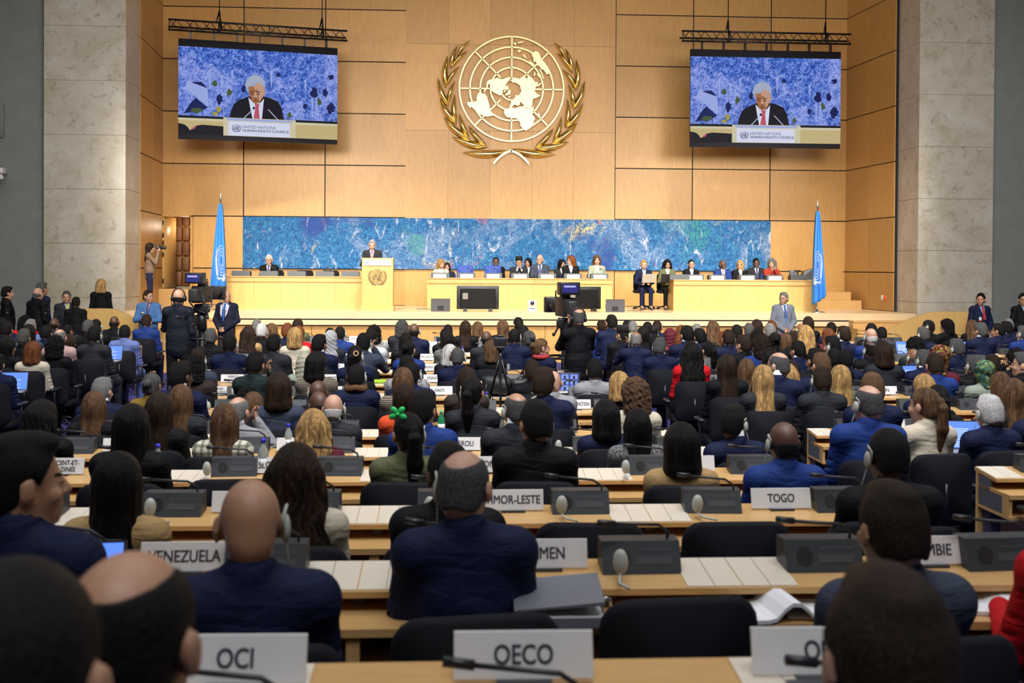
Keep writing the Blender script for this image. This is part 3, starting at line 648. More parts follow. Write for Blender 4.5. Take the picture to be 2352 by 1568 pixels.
# ---------------------------------------------------------------- big screens
def em(name, c, s=1.0): return mat(name, (0.01, 0.01, 0.01), 0.6, 0, c, s*.72, 0.0)
SBG = em('screen_image_sea', (0.1, 0.2, 0.8)); t_ = NT(SBG); v_ = t_.coord((1, 1, 1)); n1 = t_.noise(v_, 10, 10, 0.78, 1.4); n2 = t_.noise(v_, 0.9, 4, 0.6, 1.5)
c1 = t_.ramp(n1.outputs[0], [(0.36, (0.002, 0.008, 0.09)), (0.46, (0.02, 0.09, 0.55)), (0.54, (0.13, 0.27, 0.85)), (0.64, (0.5, 0.6, 1.0))])
c2 = t_.ramp(n1.outputs[0], [(0.36, (0.02, 0.05, 0.3)), (0.46, (0.16, 0.26, 0.85)), (0.56, (0.42, 0.5, 1.0))])
t_.l(t_.mix(t_.ramp(n2.outputs[0], [(0.46, (0, 0, 0)), (0.6, (1, 1, 1))]), c1, c2), t_.b.inputs['Emission Color']); t_.b.inputs['Emission Strength'].default_value = 0.62
SM = [SBG, em('screen_image_navy', (0.004, 0.004, 0.012)), em('screen_image_wood', (0.62, 0.50, 0.24), .9), em('screen_image_white', (0.72, 0.76, 0.95), .95), em('screen_image_pale', (0.5, 0.58, 0.8), .9), em('screen_image_skin', (0.42, 0.17, 0.08), .9),
      em('screen_image_hair', (0.40, 0.46, 0.62), .9), em('screen_image_pink', (0.55, 0.10, 0.16), .9), em('screen_image_text', (0.06, 0.08, 0.2), .8), em('screen_image_skin_light', (0.62, 0.36, 0.26), .9), em('screen_image_shade', (0.13, 0.045, 0.02), .9), em('screen_image_cream', (0.78, 0.74, 0.5), .8), em('screen_image_green', (0.06, 0.10, 0.04)), em('screen_image_light', (0.42, 0.52, 1.0), .8), em('screen_image_deep', (0.006, 0.012, 0.10)), em('screen_image_yellow', (.45, .42, .06), .8)]
def screen(nm, tl, tr, bl, br, dm, ratio, label, tlabel):
    k = math.sqrt(ratio); dl, dr = dm/k, dm*k
    q = [ray(*tl)*dl, ray(*tr)*dr, ray(*bl)*dl, ray(*br)*dr]; c = sum(q, Vector())/4+Vector((0, 0, EYE)); ex = (q[1]-q[0]+q[3]-q[2])/2
    Wd = math.hypot(ex.x, ex.y); Hh = ((q[0]-q[2]).length+(q[1]-q[3]).length)/2; rot = math.atan2(ex.y, ex.x)
    t = thing(nm, label, 'screen', c, rot); w2, h2 = Wd/2, Hh/2
    m = MB(); m.rbox(-w2, w2, .0, .1, -h2, h2, .006, 0, 1); ob('screen_casing', m.mesh('screen_casing', mat('led_black', (0.008, 0.008, 0.012), 0.4)), t)
    pt, pb = h2-.075*Hh, -h2+.048*Hh; lay = [0]
    def T(x, y): return ((x-240)/1795*Wd-w2, pt-(y-390)/1010*(pt-pb))
    m = MB()
    def fn(a, b, k): return (a, -.002-k, b)
    def pg(pts, mi):
        lay[0] += .0006; m.prism([T(*p) for p in pts], lambda a, b, k: (a, -.002-lay[0], b), 0, 0, mi, False)
    def el(cx, cy, rx, ry, mi, n=24, a0=0, a1=2*math.pi): pg([(cx+rx*math.cos(a0+(a1-a0)*i/n), cy+ry*math.sin(a0+(a1-a0)*i/n)) for i in range(n)], mi)
    def ln(a, b, w, mi):
        a, b = Vector(a), Vector(b); n = Vector((-(b-a).y, (b-a).x)).normalized()*w; pg([a+n, b+n, b-n, a-n], mi)
    pg([(240, 390), (2035, 390), (2035, 1215), (240, 1215)], 0)
    pg([(350, 770), (560, 870), (575, 1085), (430, 960), (350, 900), (300, 880)], 13); pg([(430, 975), (560, 1085), (500, 1120), (300, 1160), (380, 1030)], 14); pg([(375, 800), (490, 790), (560, 860), (470, 830)], 14)
    for x, y, h in ((580, 640, 240), (715, 700, 160), (1270, 620, 200), (1660, 700, 160), (1740, 800, 320), (1790, 820, 280), (830, 640, 120)): pg([(x-20, y-8), (x-6, y+8), (x+18, y-4), (x+10, y+h*.3), (x+13, y+h*.6), (x+4, y+h), (x-3, y+h*.9), (x-9, y+h*.5), (x-7, y+h*.25)], 13)
    rg = random.Random(5)
    def blob(cx, cy, rx, ry, mi, n=22): pg([(cx+rx*(1+rg.uniform(-.35, .35))*math.cos(2*math.pi*i/n), cy+ry*(1+rg.uniform(-.35, .35))*math.sin(2*math.pi*i/n)) for i in range(n)], mi)
    for x, y, a, b in ((1760, 860, 40, 60), (1890, 850, 36, 48), (1960, 660, 34, 30), (1955, 1030, 46, 60), (1350, 660, 26, 26), (1660, 1020, 24, 34), (690, 980, 30, 60), (960, 850, 22, 40)): blob(x, y, a, b, 14)
    for x, y, a, b in ((800, 900, 28, 44), (640, 800, 30, 34), (1820, 960, 26, 46), (1480, 1130, 24, 40), (430, 1120, 60, 34)): blob(x, y, a, b, 12)
    blob(680, 1100, 26, 40, 15); blob(640, 1150, 30, 22, 15)
    pg([(240, 1185), (2035, 1185), (2035, 1220), (240, 1220)], 1); pg([(240, 1215), (2035, 1215), (2035, 1400), (240, 1400)], 2); pg([(240, 1212), (2035, 1212), (2035, 1240), (240, 1240)], 11)
    pg([(240, 1275), (310, 1290), (345, 1320), (365, 1355), (430, 1300), (500, 1285), (735, 1295), (735, 1400), (240, 1400)], 1); pg([(372, 1350), (400, 1320), (440, 1303), (420, 1335)], 7)
    pg([(800, 1195), (815, 1120), (850, 1030), (900, 985), (1000, 940), (1030, 930), (1190, 925), (1260, 940), (1350, 980), (1390, 1060), (1420, 1195)], 1)
    pg([(1012, 945), (1040, 1100), (1060, 1195), (1165, 1195), (1188, 950), (1150, 1000), (1090, 1020)], 3); pg([(1085, 1020), (1140, 1015), (1128, 1060), (1142, 1195), (1070, 1195), (1092, 1060)], 7)
    el(1092, 800, 112, 122, 6); pg([(1010, 820), (1025, 930), (1060, 1000), (1100, 1018), (1140, 1000), (1180, 930), (1192, 830), (1160, 775), (1110, 790), (1060, 815)], 5)
    pg([(1110, 800), (1160, 780), (1190, 840), (1178, 920), (1140, 985), (1120, 900)], 9); el(1188, 880, 12, 34, 9)
    pg([(1070, 815), (1110, 770), (1160, 770), (1185, 830), (1130, 845), (1085, 850)], 9)
    for x in (1053, 1122): pg([(x-25, 872), (x+22, 868), (x+24, 880), (x-25, 884)], 10); pg([(x-20, 896), (x+20, 894), (x+16, 908), (x-16, 908)], 10)
    pg([(1086, 880), (1102, 880), (1116, 945), (1088, 955), (1070, 945)], 9); pg([(1072, 945), (1112, 945), (1104, 956), (1080, 956)], 10); pg([(1062, 978), (1090, 970), (1126, 976), (1092, 990)], 10); pg([(1030, 930), (1046, 950), (1052, 990), (1036, 965)], 10)
    for a in range(-3, 4): ln((1092+a*26, 690+abs(a)*6), (1080+a*36, 770+abs(a)*14), 3, 4)
    for x, d in ((1075, -1), (1232, 1)): ln((x, 1072), (x+d*120, 1198), 5, 4); el(x, 1068, 14, 17, 1, 12); el(x, 1080, 9, 6, 7, 10)
    pg([(735, 1190), (1550, 1190), (1550, 1400), (735, 1400)], 11); pg([(760, 1196), (1525, 1200), (1500, 1222), (785, 1222)], 13); pg([(790, 1232), (1482, 1236), (1482, 1398), (790, 1396)], 3)
    lay[0] += .001; L = -.003-lay[0]; sc = Wd/1795
    def tx(s, x, y, size, bold):
        q = T(x, y); put_text(m, s, size*sc, lambda a, b, c: (q[0]+a, L, q[1]+c), bold, 1.0, 8)
    tx('UNITED NATIONS', 1130, 1293, 46, .0); tx('HUMAN RIGHTS COUNCIL', 1212, 1335, 44, .03)
    q = T(880, 1308); R = 50*sc; g, lv = emblem(lambda a, b, k: (q[0]+a*R*.72, L-k*.001, q[1]+b*R*.72+.004), 0, .05, 0, leaf3d=False, rings=(1.0, .6), sub=3); m.add(g.v, g.f, 8); m.add(lv.v, lv.f, 8)
    ob('screen_image', m.mesh('screen_image', SM), t)
    # truss that carries it
    s = thing('lighting_truss', tlabel, 'truss', c+Vector((0, 0, h2+.1)), rot); m = MB(); a, b = -w2-.23, w2+.23
    for y, z in ((-.05, .08), (-.05, .32), (.2, .2)): m.tube([(a, y, z), (b, y, z)], .024, 8)
    ob('chord', m.mesh('chord', BMET), s); m = MB(); n = 22
    for i in range(n):
        xa, xb = a+(b-a)*i/n, a+(b-a)*(i+1)/n; up = i % 2
        m.tube([(xa, -.05, .32 if up else .08), (xb, -.05, .08 if up else .32)], .010, 6); m.tube([(xa, -.05, .08 if up else .32), (xb, .2, .2)], .008, 6)
        if i % 6 == 0: m.tube([(xa+.03, -.05, .08), (xa+.03, -.05, .32)], .012, 6)
    ob('lattice', m.mesh('lattice', BMET), s)
    for i in range(7):
        x = -w2*.85+i*w2*.285; m = MB(); m.box(x-.02, x+.02, -.03, .06, -.1, .08); ob('clamp', m.mesh('clamp', BMET), s)
    for x in (-w2*.5, w2*.8):
        m = MB(); m.tube([(x, .05, .3), (x, .05, ZC-c.z-h2-.14)], .012, 6); m.tube([(x-.08, -.05, .3), (x, .05, .62)], .02, 6); m.tube([(x+.06, .2, .2), (x, .05, .62)], .02, 6); m.tube([(x, -.07, .06), (x, -.07, .34)], .035, 6); ob('hoist_chain', m.mesh('hoist_chain', BMET), s)
screen('led_screen', (410, 92), (776, 107), (409, 322), (774, 328), 26.6, 1.041, 'large lit screen showing a speaking person, over the open pale door', 'black lattice truss holding the screen over the open door')
screen('led_screen', (1587, 112), (1932, 120), (1584, 336), (1929, 342), 27.0, 1.009, 'large lit screen showing a speaking person, over the desk without lectern', 'black lattice truss holding the screen beside the wall sockets')
# ---------------------------------------------------------------- the dais
def dais_table(u0, u1, y, ztop, label, seams, dep=.85):
    a, b = atY(u0, 640, y).x, atY(u1, 640, y).x; w = b-a; c = (a+b)/2
    t = thing('dais_table', label, 'table', (c, y, ZS)); h = ztop-ZS; w2 = w/2
    m = MB(); n = seams
    for i in range(n):
        p, q = -w2+w*i/n, -w2+w*(i+1)/n
        m.box(p+.002, q-.002, .05, .08, .06, h-.13)
    ob('front_panel', m.mesh('front_panel', WOODT), t)
    m = MB(); m.box(-w2+.02, w2-.02, .06, .1, 0, .12); m.box(-w2+.01, w2-.01, .035, .08, .0, .1); ob('plinth', m.mesh('plinth', WOODT), t)
    m = MB()
    for i in range(n): p, q = -w2+w*i/n, -w2+w*(i+1)/n; m.box(p+.001, q-.001, .02, .07, h-.13, h-.022)
    m.box(-w2-.01, w2+.01, 0, dep, h-.022, h); ob('table_top', m.mesh('table_top', WOODS), t)
    for s in (-1, 1):
        m = MB(); m.box(s*w2-.03*(s > 0), s*w2+.03*(s < 0), .06, dep-.05, 0, h-.022); ob('side_panel', m.mesh('side_panel', WOODT), t)
    m = MB(); m.box(-w2+.03, w2-.03, .085, .1, .1, h-.13); ob('backing', m.mesh('backing', DARK), t)
YT = {'a': 26.6, 'b': 26.8, 'c': 26.3}
dais_table(520, 831, YT['a'], 1.925, 'long maple table behind the lectern, one person sitting at it', 5)
dais_table(981, 1407, YT['b'], 1.905, 'long maple table in the middle of the stage under the emblem', 7)
dais_table(1548, 1873, YT['c'], 1.90, 'long maple table beside the blue flag, nearest the wall sockets', 5)
# lectern
LX = atY(867, 640, 25.7).x
t = thing('lectern', 'tall maple lectern with carved emblem and white sign', 'lectern', (LX, 25.7, ZS)); lw = .355
m = MB(); m.box(-lw, lw, 0, .5, .10, 1.2); ob('body', m.mesh('body', WOODT), t)
m = MB(); m.box(-lw-.02, lw+.02, -.02, .52, 0, .11); ob('base', m.mesh('base', WOODT), t)
m = MB(); m.hexa([(-lw-.01, -.01, 1.19), (lw+.01, -.01, 1.19), (lw+.01, .52, 1.10), (-lw-.01, .52, 1.10), (-lw-.01, -.01, 1.22), (lw+.01, -.01, 1.22), (lw+.01, .52, 1.13), (-lw-.01, .52, 1.13)]); ob('reading_top', m.mesh('reading_top', WOODT), t)
g, lv = emblem(lambda a, b, k: (a*.155+.0, -.004-k, .80+b*.155), .003, .028, 0, leaf3d=False, sub=2)
m = MB(); m.add(g.v, g.f); m.add(lv.v, lv.f); ob('carved_emblem', weld(m.mesh('carved_emblem', mat('engraving', (0.16, 0.10, 0.03), 0.5))), t)
m = MB(); m.box(-.315, .315, -.022, -.002, 1.045, 1.185); so = ob('sign', m.mesh('sign', WHITE), t, label='white sign with blue emblem and council name')
m = MB(); put_text(m, 'UNITED NATIONS', .048, lambda a, b, c: (.06+a-.05, -.0235+b, 1.14+c), .004); put_text(m, 'HUMAN RIGHTS COUNCIL', .048, lambda a, b, c: (.06+a+.01, -.0235+b, 1.09+c), .022, maxw=.46)
g, lv = emblem(lambda a, b, k: (-.245+a*.036, -.0235-k, 1.12+b*.036), .0008, .05, 0, leaf3d=False, rings=(1.0, .6), sub=3); m.add(g.v, g.f, 1); m.add(lv.v, lv.f, 1)
ob('lettering', m.mesh('lettering', [mat('grey_blue_ink', (0.16, 0.22, 0.36), 0.6), mat('blue_ink', (0.08, 0.2, 0.5), 0.6)]), so)
for s in (-1, 1):
    m = MB(); m.tube([(s*.24, .3, 1.15), (s*.2, .26, 1.3), (s*.09, .22, 1.40)], .007, 6); m.ell((s*.085, .215, 1.405), (.018, .018, .022)); ob('microphone', m.mesh('microphone', BLACK), t)
# consoles on the dais with name plates
def dais_console(u, y, zt, txt, label, w=.43, ylift=0.04):
    x = atY(u, 630, y).x; t = thing('desk_console', label, 'console', (x, y+ylift, zt), 0, 'consoles on the stage tables')
    m = MB(); w2 = w/2; m.hexa([(-w2, 0, 0), (w2, 0, 0), (w2, .24, 0), (-w2, .24, 0), (-w2, .02, .125), (w2, .02, .125), (w2, .24, .10), (-w2, .24, .10)]); ob('housing', m.mesh('housing', CONS), t)
    m = MB(); m.tube([(w2*.6, .12, .11), (w2*.5, .12, .2), (w2*.2, .1, .235)], .006, 6); m.tube([(w2*.2, .1, .235), (w2*.05, .09, .235)], .013, 8); ob('microphone', m.mesh('microphone', BLACK), t)
    if txt:
        m = MB(); m.box(-.155, .155, -.02, -.006, .0, .095); pl = ob('name_card', m.mesh('name_card', WHITE), t, label='white name card'); m = MB()
        ls = txt.split('/')
        for i, s in enumerate(ls): put_text(m, s, .04 if i == 0 and len(ls[0]) < 12 else .032, lambda a, b, c: (a, -.021+b, (.05 if len(ls) == 1 else .064-.034*i)+c), .03, .8, maxw=.29)
        ob('lettering', m.mesh('lettering', INK), pl)
for u, nm in ((552, 'at the flag end'), (616, 'in front of the seated person'), (680, 'just past the seated person'), (745, 'fourth from the flag'), (804, 'against the lectern')): dais_console(u, YT['a'], 1.925, None, 'black console on the lectern table, '+nm)
DC = [(1010, 'DIRECTRICE GENERALE/ONUG'), (1072, 'PRESIDENTE/DE L\'ASSEMBLEE GENERALE'), (1133, 'SECRETAIRE GENERAL'), (1195, 'PRESIDENT/DU CONSEIL DES DROITS'), (1257, "HAUT COMMISSAIRE/AUX DROITS DE L'HOMME"), (1317, "HAUT COMMISSAIRE ADJOINTE/AUX DROITS DE L'HOMME"), (1378, 'SECRETAIRE DU CONSEIL/DES DROITS DE L\'HOMME')]
for i, (u, s) in enumerate(DC): dais_console(u, YT['b'], 1.905, s, 'black console with white card reading '+s.split('/')[0].lower()+', middle table')
for u, s, l in ((1599, 'CHEF DE BRANCHE/HCDH', 'chef de branche'), (1649, 'DIRECTEUR DE DIVISION/HCDH', 'directeur de division'), (1718, 'DIRECTRICE DE DIVISION/HCDH', 'directrice de division, before the black top'), (1781, 'DIRECTRICE DE DIVISION/HCDH', 'directrice de division, before the red plaid jacket')): dais_console(u, YT['c'], 1.90, s, 'black console with white card reading '+l, .4)
dais_console(1838, YT['c'], 1.90, None, 'black console without card at the flag end of the plain table')
dais_console(1560, YT['c'], 1.90, None, 'black console without card beside the person in green vest')
# dais chairs
def shell(w, h, d, r=.05, cur=.05, n=10):
    """chair back: rounded outline, slightly curved"""
    pl = []; 
    for cx, cz, a in ((w/2-r, r, -90), (w/2-r, h-r, 0), (-w/2+r, h-r, 90), (-w/2+r, r, 180)):
        for k in range(5): t = math.radians(a+k*22.5); pl.append((cx+r*math.cos(t), cz+r*math.sin(t)))
    m = MB(); n = len(pl); f = lambda x, z, t: (x, cur*(x/(w/2))**2+t, z)
    ins = [(x*.93, (z-h/2)*.95+h/2) for x, z in pl]
    rings = [[f(x, z, 0) for x, z in ins], [f(x, z, d*.35) for x, z in pl], [f(x, z, d*.7) for x, z in pl], [f(x, z, d) for x, z in ins]]
    vs = sum(rings, []); fs = []
    for i in range(3): fs += [(i*n+k, i*n+(k+1) % n, (i+1)*n+(k+1) % n, (i+1)*n+k) for k in range(n)]
    m.add(vs, fs, 0, True)
    for i, fl in ((0, 1), (3, 0)):
        c = Vector((0, 0, 0))
        for p in rings[i]: c += Vector(p)
        c /= n; c = (0, rings[i][0][1]*.0+(0 if i == 0 else d)*1.0, c.z); m.add(rings[i]+[c], [(k, (k+1) % n, n) if not fl else ((k+1) % n, k, n) for k in range(n)], 0, True)
    return m
CH_BACK = weld(shell(.45, .455, .055, .085, .045).mesh('backrest', FABK)); CH_SEAT = (lambda m: m.rbox(-.24, .24, -.2, .26, .40, .475, .03).mesh('seat', FABK))(MB())
m = MB(); m.tube([(0, .02, .06), (0, .02, .41)], .028, 8)
for k in range(5): a = 2*math.pi*k/5+.3; m.tube([(0, .02, .09), (.27*math.cos(a), .02+.27*math.sin(a), .05)], [.024, .016], 6); m.ell((.27*math.cos(a), .02+.27*math.sin(a), .026), (.026, .026, .026), 8)
m.tube([(0, -.17, .44), (0, -.245, .5), (0, -.245, .7)], .018, 6); CH_BASE = m.mesh('pedestal', BMET)
def armm(s):
    m = MB(); m.tube([(s*.2, -.02, .43), (s*.285, -.02, .44), (s*.29, -.06, .64)], .014, 6); m.rbox(s*.29-.028, s*.29+.028, -.16, .12, .64, .668, .012, 0, 2); return m.mesh('armrest', BLACK)
CH_ARM = [armm(-1), armm(1)]
CH_BLUE = CH_BACK.copy(); CH_BLUE.materials[0] = mat('chair_blue', (0.015, 0.05, 0.28), 0.7); CH_TALL = weld(shell(.42, .60, .06, .06, .03).mesh('backrest', MATS['chair_blue']))
m = MB(); m.rbox(-.24, .24, -.2, .26, .40, .475, .03); CH_BSEAT = m.mesh('seat', MATS['chair_blue'])
def chair(x, y, z, rot, label, group, blue=0, arms=True, sc=1.0):
    t = thing('office_chair', label, 'chair', (x, y, z), rot, group, sc)
    ob('backrest', (CH_BACK, CH_BLUE, CH_TALL)[blue], t, (0, -.255, .44 if blue < 2 else .42)); ob('seat', CH_BSEAT if blue else CH_SEAT, t); ob('pedestal', CH_BASE, t)
    if arms: ob('armrest', CH_ARM[0], t); ob('armrest', CH_ARM[1], t)
    return t
# monitors, wedges, conference camera on the stage edge
def tv(u0, u1, y, rot, label):
    a, b = atY(u0, 690, y), atY(u1, 690, y); w = (b.x-a.x)/math.cos(rot); c = (a.x+b.x)/2; h = w*.56
    t = thing('television', label, 'television', (c, y, ZS), rot); w2 = w/2
    m = MB(); m.rbox(-w2, w2, 0, .05, .05, .05+h, .02); ob('screen_casing', m.mesh('screen_casing', BLACK), t)
    m = MB(); m.hexa([(-w2*.8, -.03, .1), (w2*.8, -.03, .1), (w2*.86, .02, .07), (-w2*.86, .02, .07), (-w2*.8, -.03, h-.05), (w2*.8, -.03, h-.05), (w2*.86, .02, h), (-w2*.86, .02, h)]); ob('rear_housing', m.mesh('rear_housing', mat('tv_back', (0.006, 0.006, 0.006), 0.5, spec=.2)), t)
    m = MB(); m.box(-w2*.72, -w2*.47, -.033, -.03, h*.52, h*.78); ob('type_label', m.mesh('type_label', mat('label_grey', (0.22, 0.21, 0.16), 0.6)), t)
    m = MB()
    for x in (-.3, .3): m.hexa([(x*w-.05, -.08, 0), (x*w+.05, -.08, 0), (x*w+.05, .12, 0), (x*w-.05, .12, 0), (x*w-.03, 0, .1), (x*w+.03, 0, .1), (x*w+.03, .04, .1), (x*w-.03, .04, .1)])
    ob('stand', m.mesh('stand', BLACK), t)
tv(1049, 1146, 25.55, 0, 'black television seen from behind, before the middle table')
tv(1296, 1383, 25.75, math.radians(20), 'black television seen from behind, half hidden by broadcast camera')
def wedge(u, y, rot, label):
    c = atY(u, 700, y); t = thing('stage_monitor', label, 'loudspeaker', (c.x, y, ZS), rot)
    pr = [(0, 0), (.36, 0), (.36, .12), (.20, .29), (.03, .27)]; m = MB(); m.prism(pr, lambda a, b, k: (k, a-.1, b), -.22, .22); m.prism(pr, lambda a, b, k: (k, a-.1, b), .22, -.22); ob('cabinet', weld(m.mesh('cabinet', mat('wedge_grey', (0.05, 0.048, 0.055), 0.6))), t)
    m = MB(); m.box(-.07, .07, -.105, -.09, .03, .13); ob('connector_panel', m.mesh('connector_panel', BLACK), t)
    m = MB(); m.tube([(-.215, .1, .12), (-.225, .1, .12)], .05, 12); ob('handle', m.mesh('handle', BLACK), t)
wedge(1012, 25.6, 0, 'grey wedge loudspeaker on the stage edge near the lectern'); wedge(1413, 25.6, math.radians(-8), 'grey wedge loudspeaker on the stage edge before the two seated laptop users')
def cable(pts, r, label, mt=BLACK): 
    m = MB(); m.tube(pts, r, 6); ob('cable', m.mesh('cable', mt), label=label, cat='cable')
p = atZ(958, 710, ZS); cable([(p.x+.9*k/8, p.y-.1+.05*math.sin(k*1.3), ZS+.008) for k in range(6)], .007, 'thin black cable on the stage floor beside the lectern-side loudspeaker')
p = atZ(1440, 714, ZS); cable([(p.x+.4*k/6, p.y-.02+.04*math.sin(k*1.5), ZS+.008) for k in range(6)], .007, 'thin black cable on the stage floor by the second wedge loudspeaker')
c = atY(1222, 705, 25.5); t = thing('conference_camera', 'white motorised conference camera on the stage edge', 'camera', (c.x, 25.5, ZS))
m = MB(); m.rbox(-.1, .1, -.09, .09, 0, .12, .02); ob('base', m.mesh('base', WHITE), t)
for s in (-1, 1): m = MB(); m.rbox(s*.085-.015, s*.085+.015, -.05, .06, .1, .28, .012); ob('fork_arm', m.mesh('fork_arm', WHITE), t)
m = MB(); m.rbox(-.065, .065, -.07, .07, .14, .27, .03); hd = ob('camera_head', m.mesh('camera_head', WHITE), t); m = MB(); m.tube([(0, -.06, .205), (0, -.1, .205)], .045, 14); ob('lens', m.mesh('lens', BLACK), hd)
m = MB(); m.box(-.07, .07, -.092, -.088, .07, .085); ob('status_slot', m.mesh('status_slot', DARK), t)
# small screen and bag behind the last table
c = atY(1824, 608, 27.6); t = thing('small_monitor', 'small black monitor standing behind the plain table near flag', 'monitor', (c.x, 27.6, 1.9)); m = MB(); m.rbox(-.12, .12, 0, .03, .02, .2+.04, .008, 0, 1); ob('casing', m.mesh('casing', BLACK), t); m = MB(); m.box(-.085, .085, -.003, 0, .05, .19); ob('display', m.mesh('display', PANELG), t)
m = MB(); m.box(c.x-.9, c.x+.6, 27.3, 28.0, 1.86, 1.9); tt = thing('side_table', 'narrow pale side table behind the plain desk holding small monitor', 'table', (0, 0, 0)); ob('table_top', m.mesh('table_top', WOODT), tt); m = MB(); m.box(c.x-.85, c.x-.8, 27.4, 27.9, ZS, 1.86); ob('leg', m.mesh('leg', WOODT), tt); m = MB(); m.box(c.x+.5, c.x+.55, 27.4, 27.9, ZS, 1.86); ob('leg', m.mesh('leg', WOODT), tt)
m = MB(); c = atY(1853, 618, 27.6); m.add([(c.x-.2, 27.5, 1.92), (c.x+.22, 27.5, 1.9), (c.x+.2, 27.75, 1.9), (c.x-.2, 27.75, 1.92), (c.x-.06, 27.55, 2.12), (c.x+.18, 27.55, 2.2), (c.x+.18, 27.7, 2.2), (c.x-.06, 27.7, 2.12)], [(3, 2, 1, 0), (4, 5, 6, 7), (0, 1, 5, 4), (1, 2, 6, 5), (2, 3, 7, 6), (3, 0, 4, 7)]); ob('black_bag', m.mesh('black_bag', BLACK), label='black angular bag beside the blue flag', cat='lamp')
# flags
def flag(u0, vtop, y, zbot, wtop, wbot, label, mir=1):
    c = atY(u0, vtop, y); t = thing('flag', label, 'flag', (c.x, y, ZS)); H = c.z-ZS
    m = MB(); m.tube([(0, 0, 0), (0, 0, H-.2)], .017, 8); m.lathe([(0.0, 0), (.03, 0.0), (.02, .06), (.03, .1), (.012, .16), (.004, .22)], (0, 0, H-.22), 10); ob('pole', m.mesh('pole', STEEL), t)
    m = MB(); m.lathe([(.2, 0), (.2, .015), (.04, .03), (.03, .08)], (0, 0, 0), 20); ob('base', m.mesh('base', STEEL), t)
    z1 = H-.28; z0 = zbot-ZS; N, M = 40, 26
    def S(a, b, off=0.0):   # a across 0..1, b down 0..1
        w = wtop+(wbot-wtop)*b**.8; x = (a-.5)*w*mir-.05*b*mir; f = .05*b**.5
        yy = -.05-.10*math.sin(math.pi*a)*b**.5-f*math.cos(a*19+b*2)-.02*math.sin(a*40-3*b); zz = z1+(z0-z1)*b+ (.22*abs(a-.45)*(-1 if a > .45 else 1))*b**2
        return (x, yy-off, zz)
    vs = []; fs = []
    for sd in (0, 1):
        for i in range(N+1):
            for j in range(M+1):
                a = j/M; p = S(a, i/N); vs.append(p if sd == 0 else (p[0], .04-(p[1]+.05)*.6, p[2]))
    K = (N+1)*(M+1)
    for i in range(N):
        for j in range(M): o = i*(M+1)+j; fs += [(o, o+1, o+M+2, o+M+1), (K+o+1, K+o, K+o+M+1, K+o+M+2)]
        for j in (0, M): o = i*(M+1)+j; q = (o, o+M+1, K+o+M+1, K+o); fs.append(q if j == M else q[::-1])
    fs.append(tuple(N*(M+1)+j for j in range(M+1))+tuple(K+N*(M+1)+j for j in range(M, -1, -1)))
    m.v, m.f, m.m, m.sm = [], [], [], []; m.add(vs, fs, 0, True); cl = ob('cloth', weld(m.mesh('cloth', FLAGB), .0001), t)
    def fn(ex, ey, k):
        a = .72+ex*.30*mir*mir; b = .60-ey*.155; a = max(.02, min(.985, a)); return S(a, b, .008+k)
    g, lv = emblem(fn, .002, .022, 0, leaf3d=False, rings=(1.0, .8, .6, .4), sub=1, land=False); m = MB(); m.add(g.v, g.f); m.add(lv.v, lv.f); ob('white_emblem', m.mesh('white_emblem', FLAGW), cl)
flag(507, 440, 26.0, 1.45, .06, .40, 'blue flag with white emblem on a pole behind the lectern table')
flag(1878, 458, 25.75, 1.45, .05, .34, 'blue flag on a pole beside the wooden steps and plain table', -1)
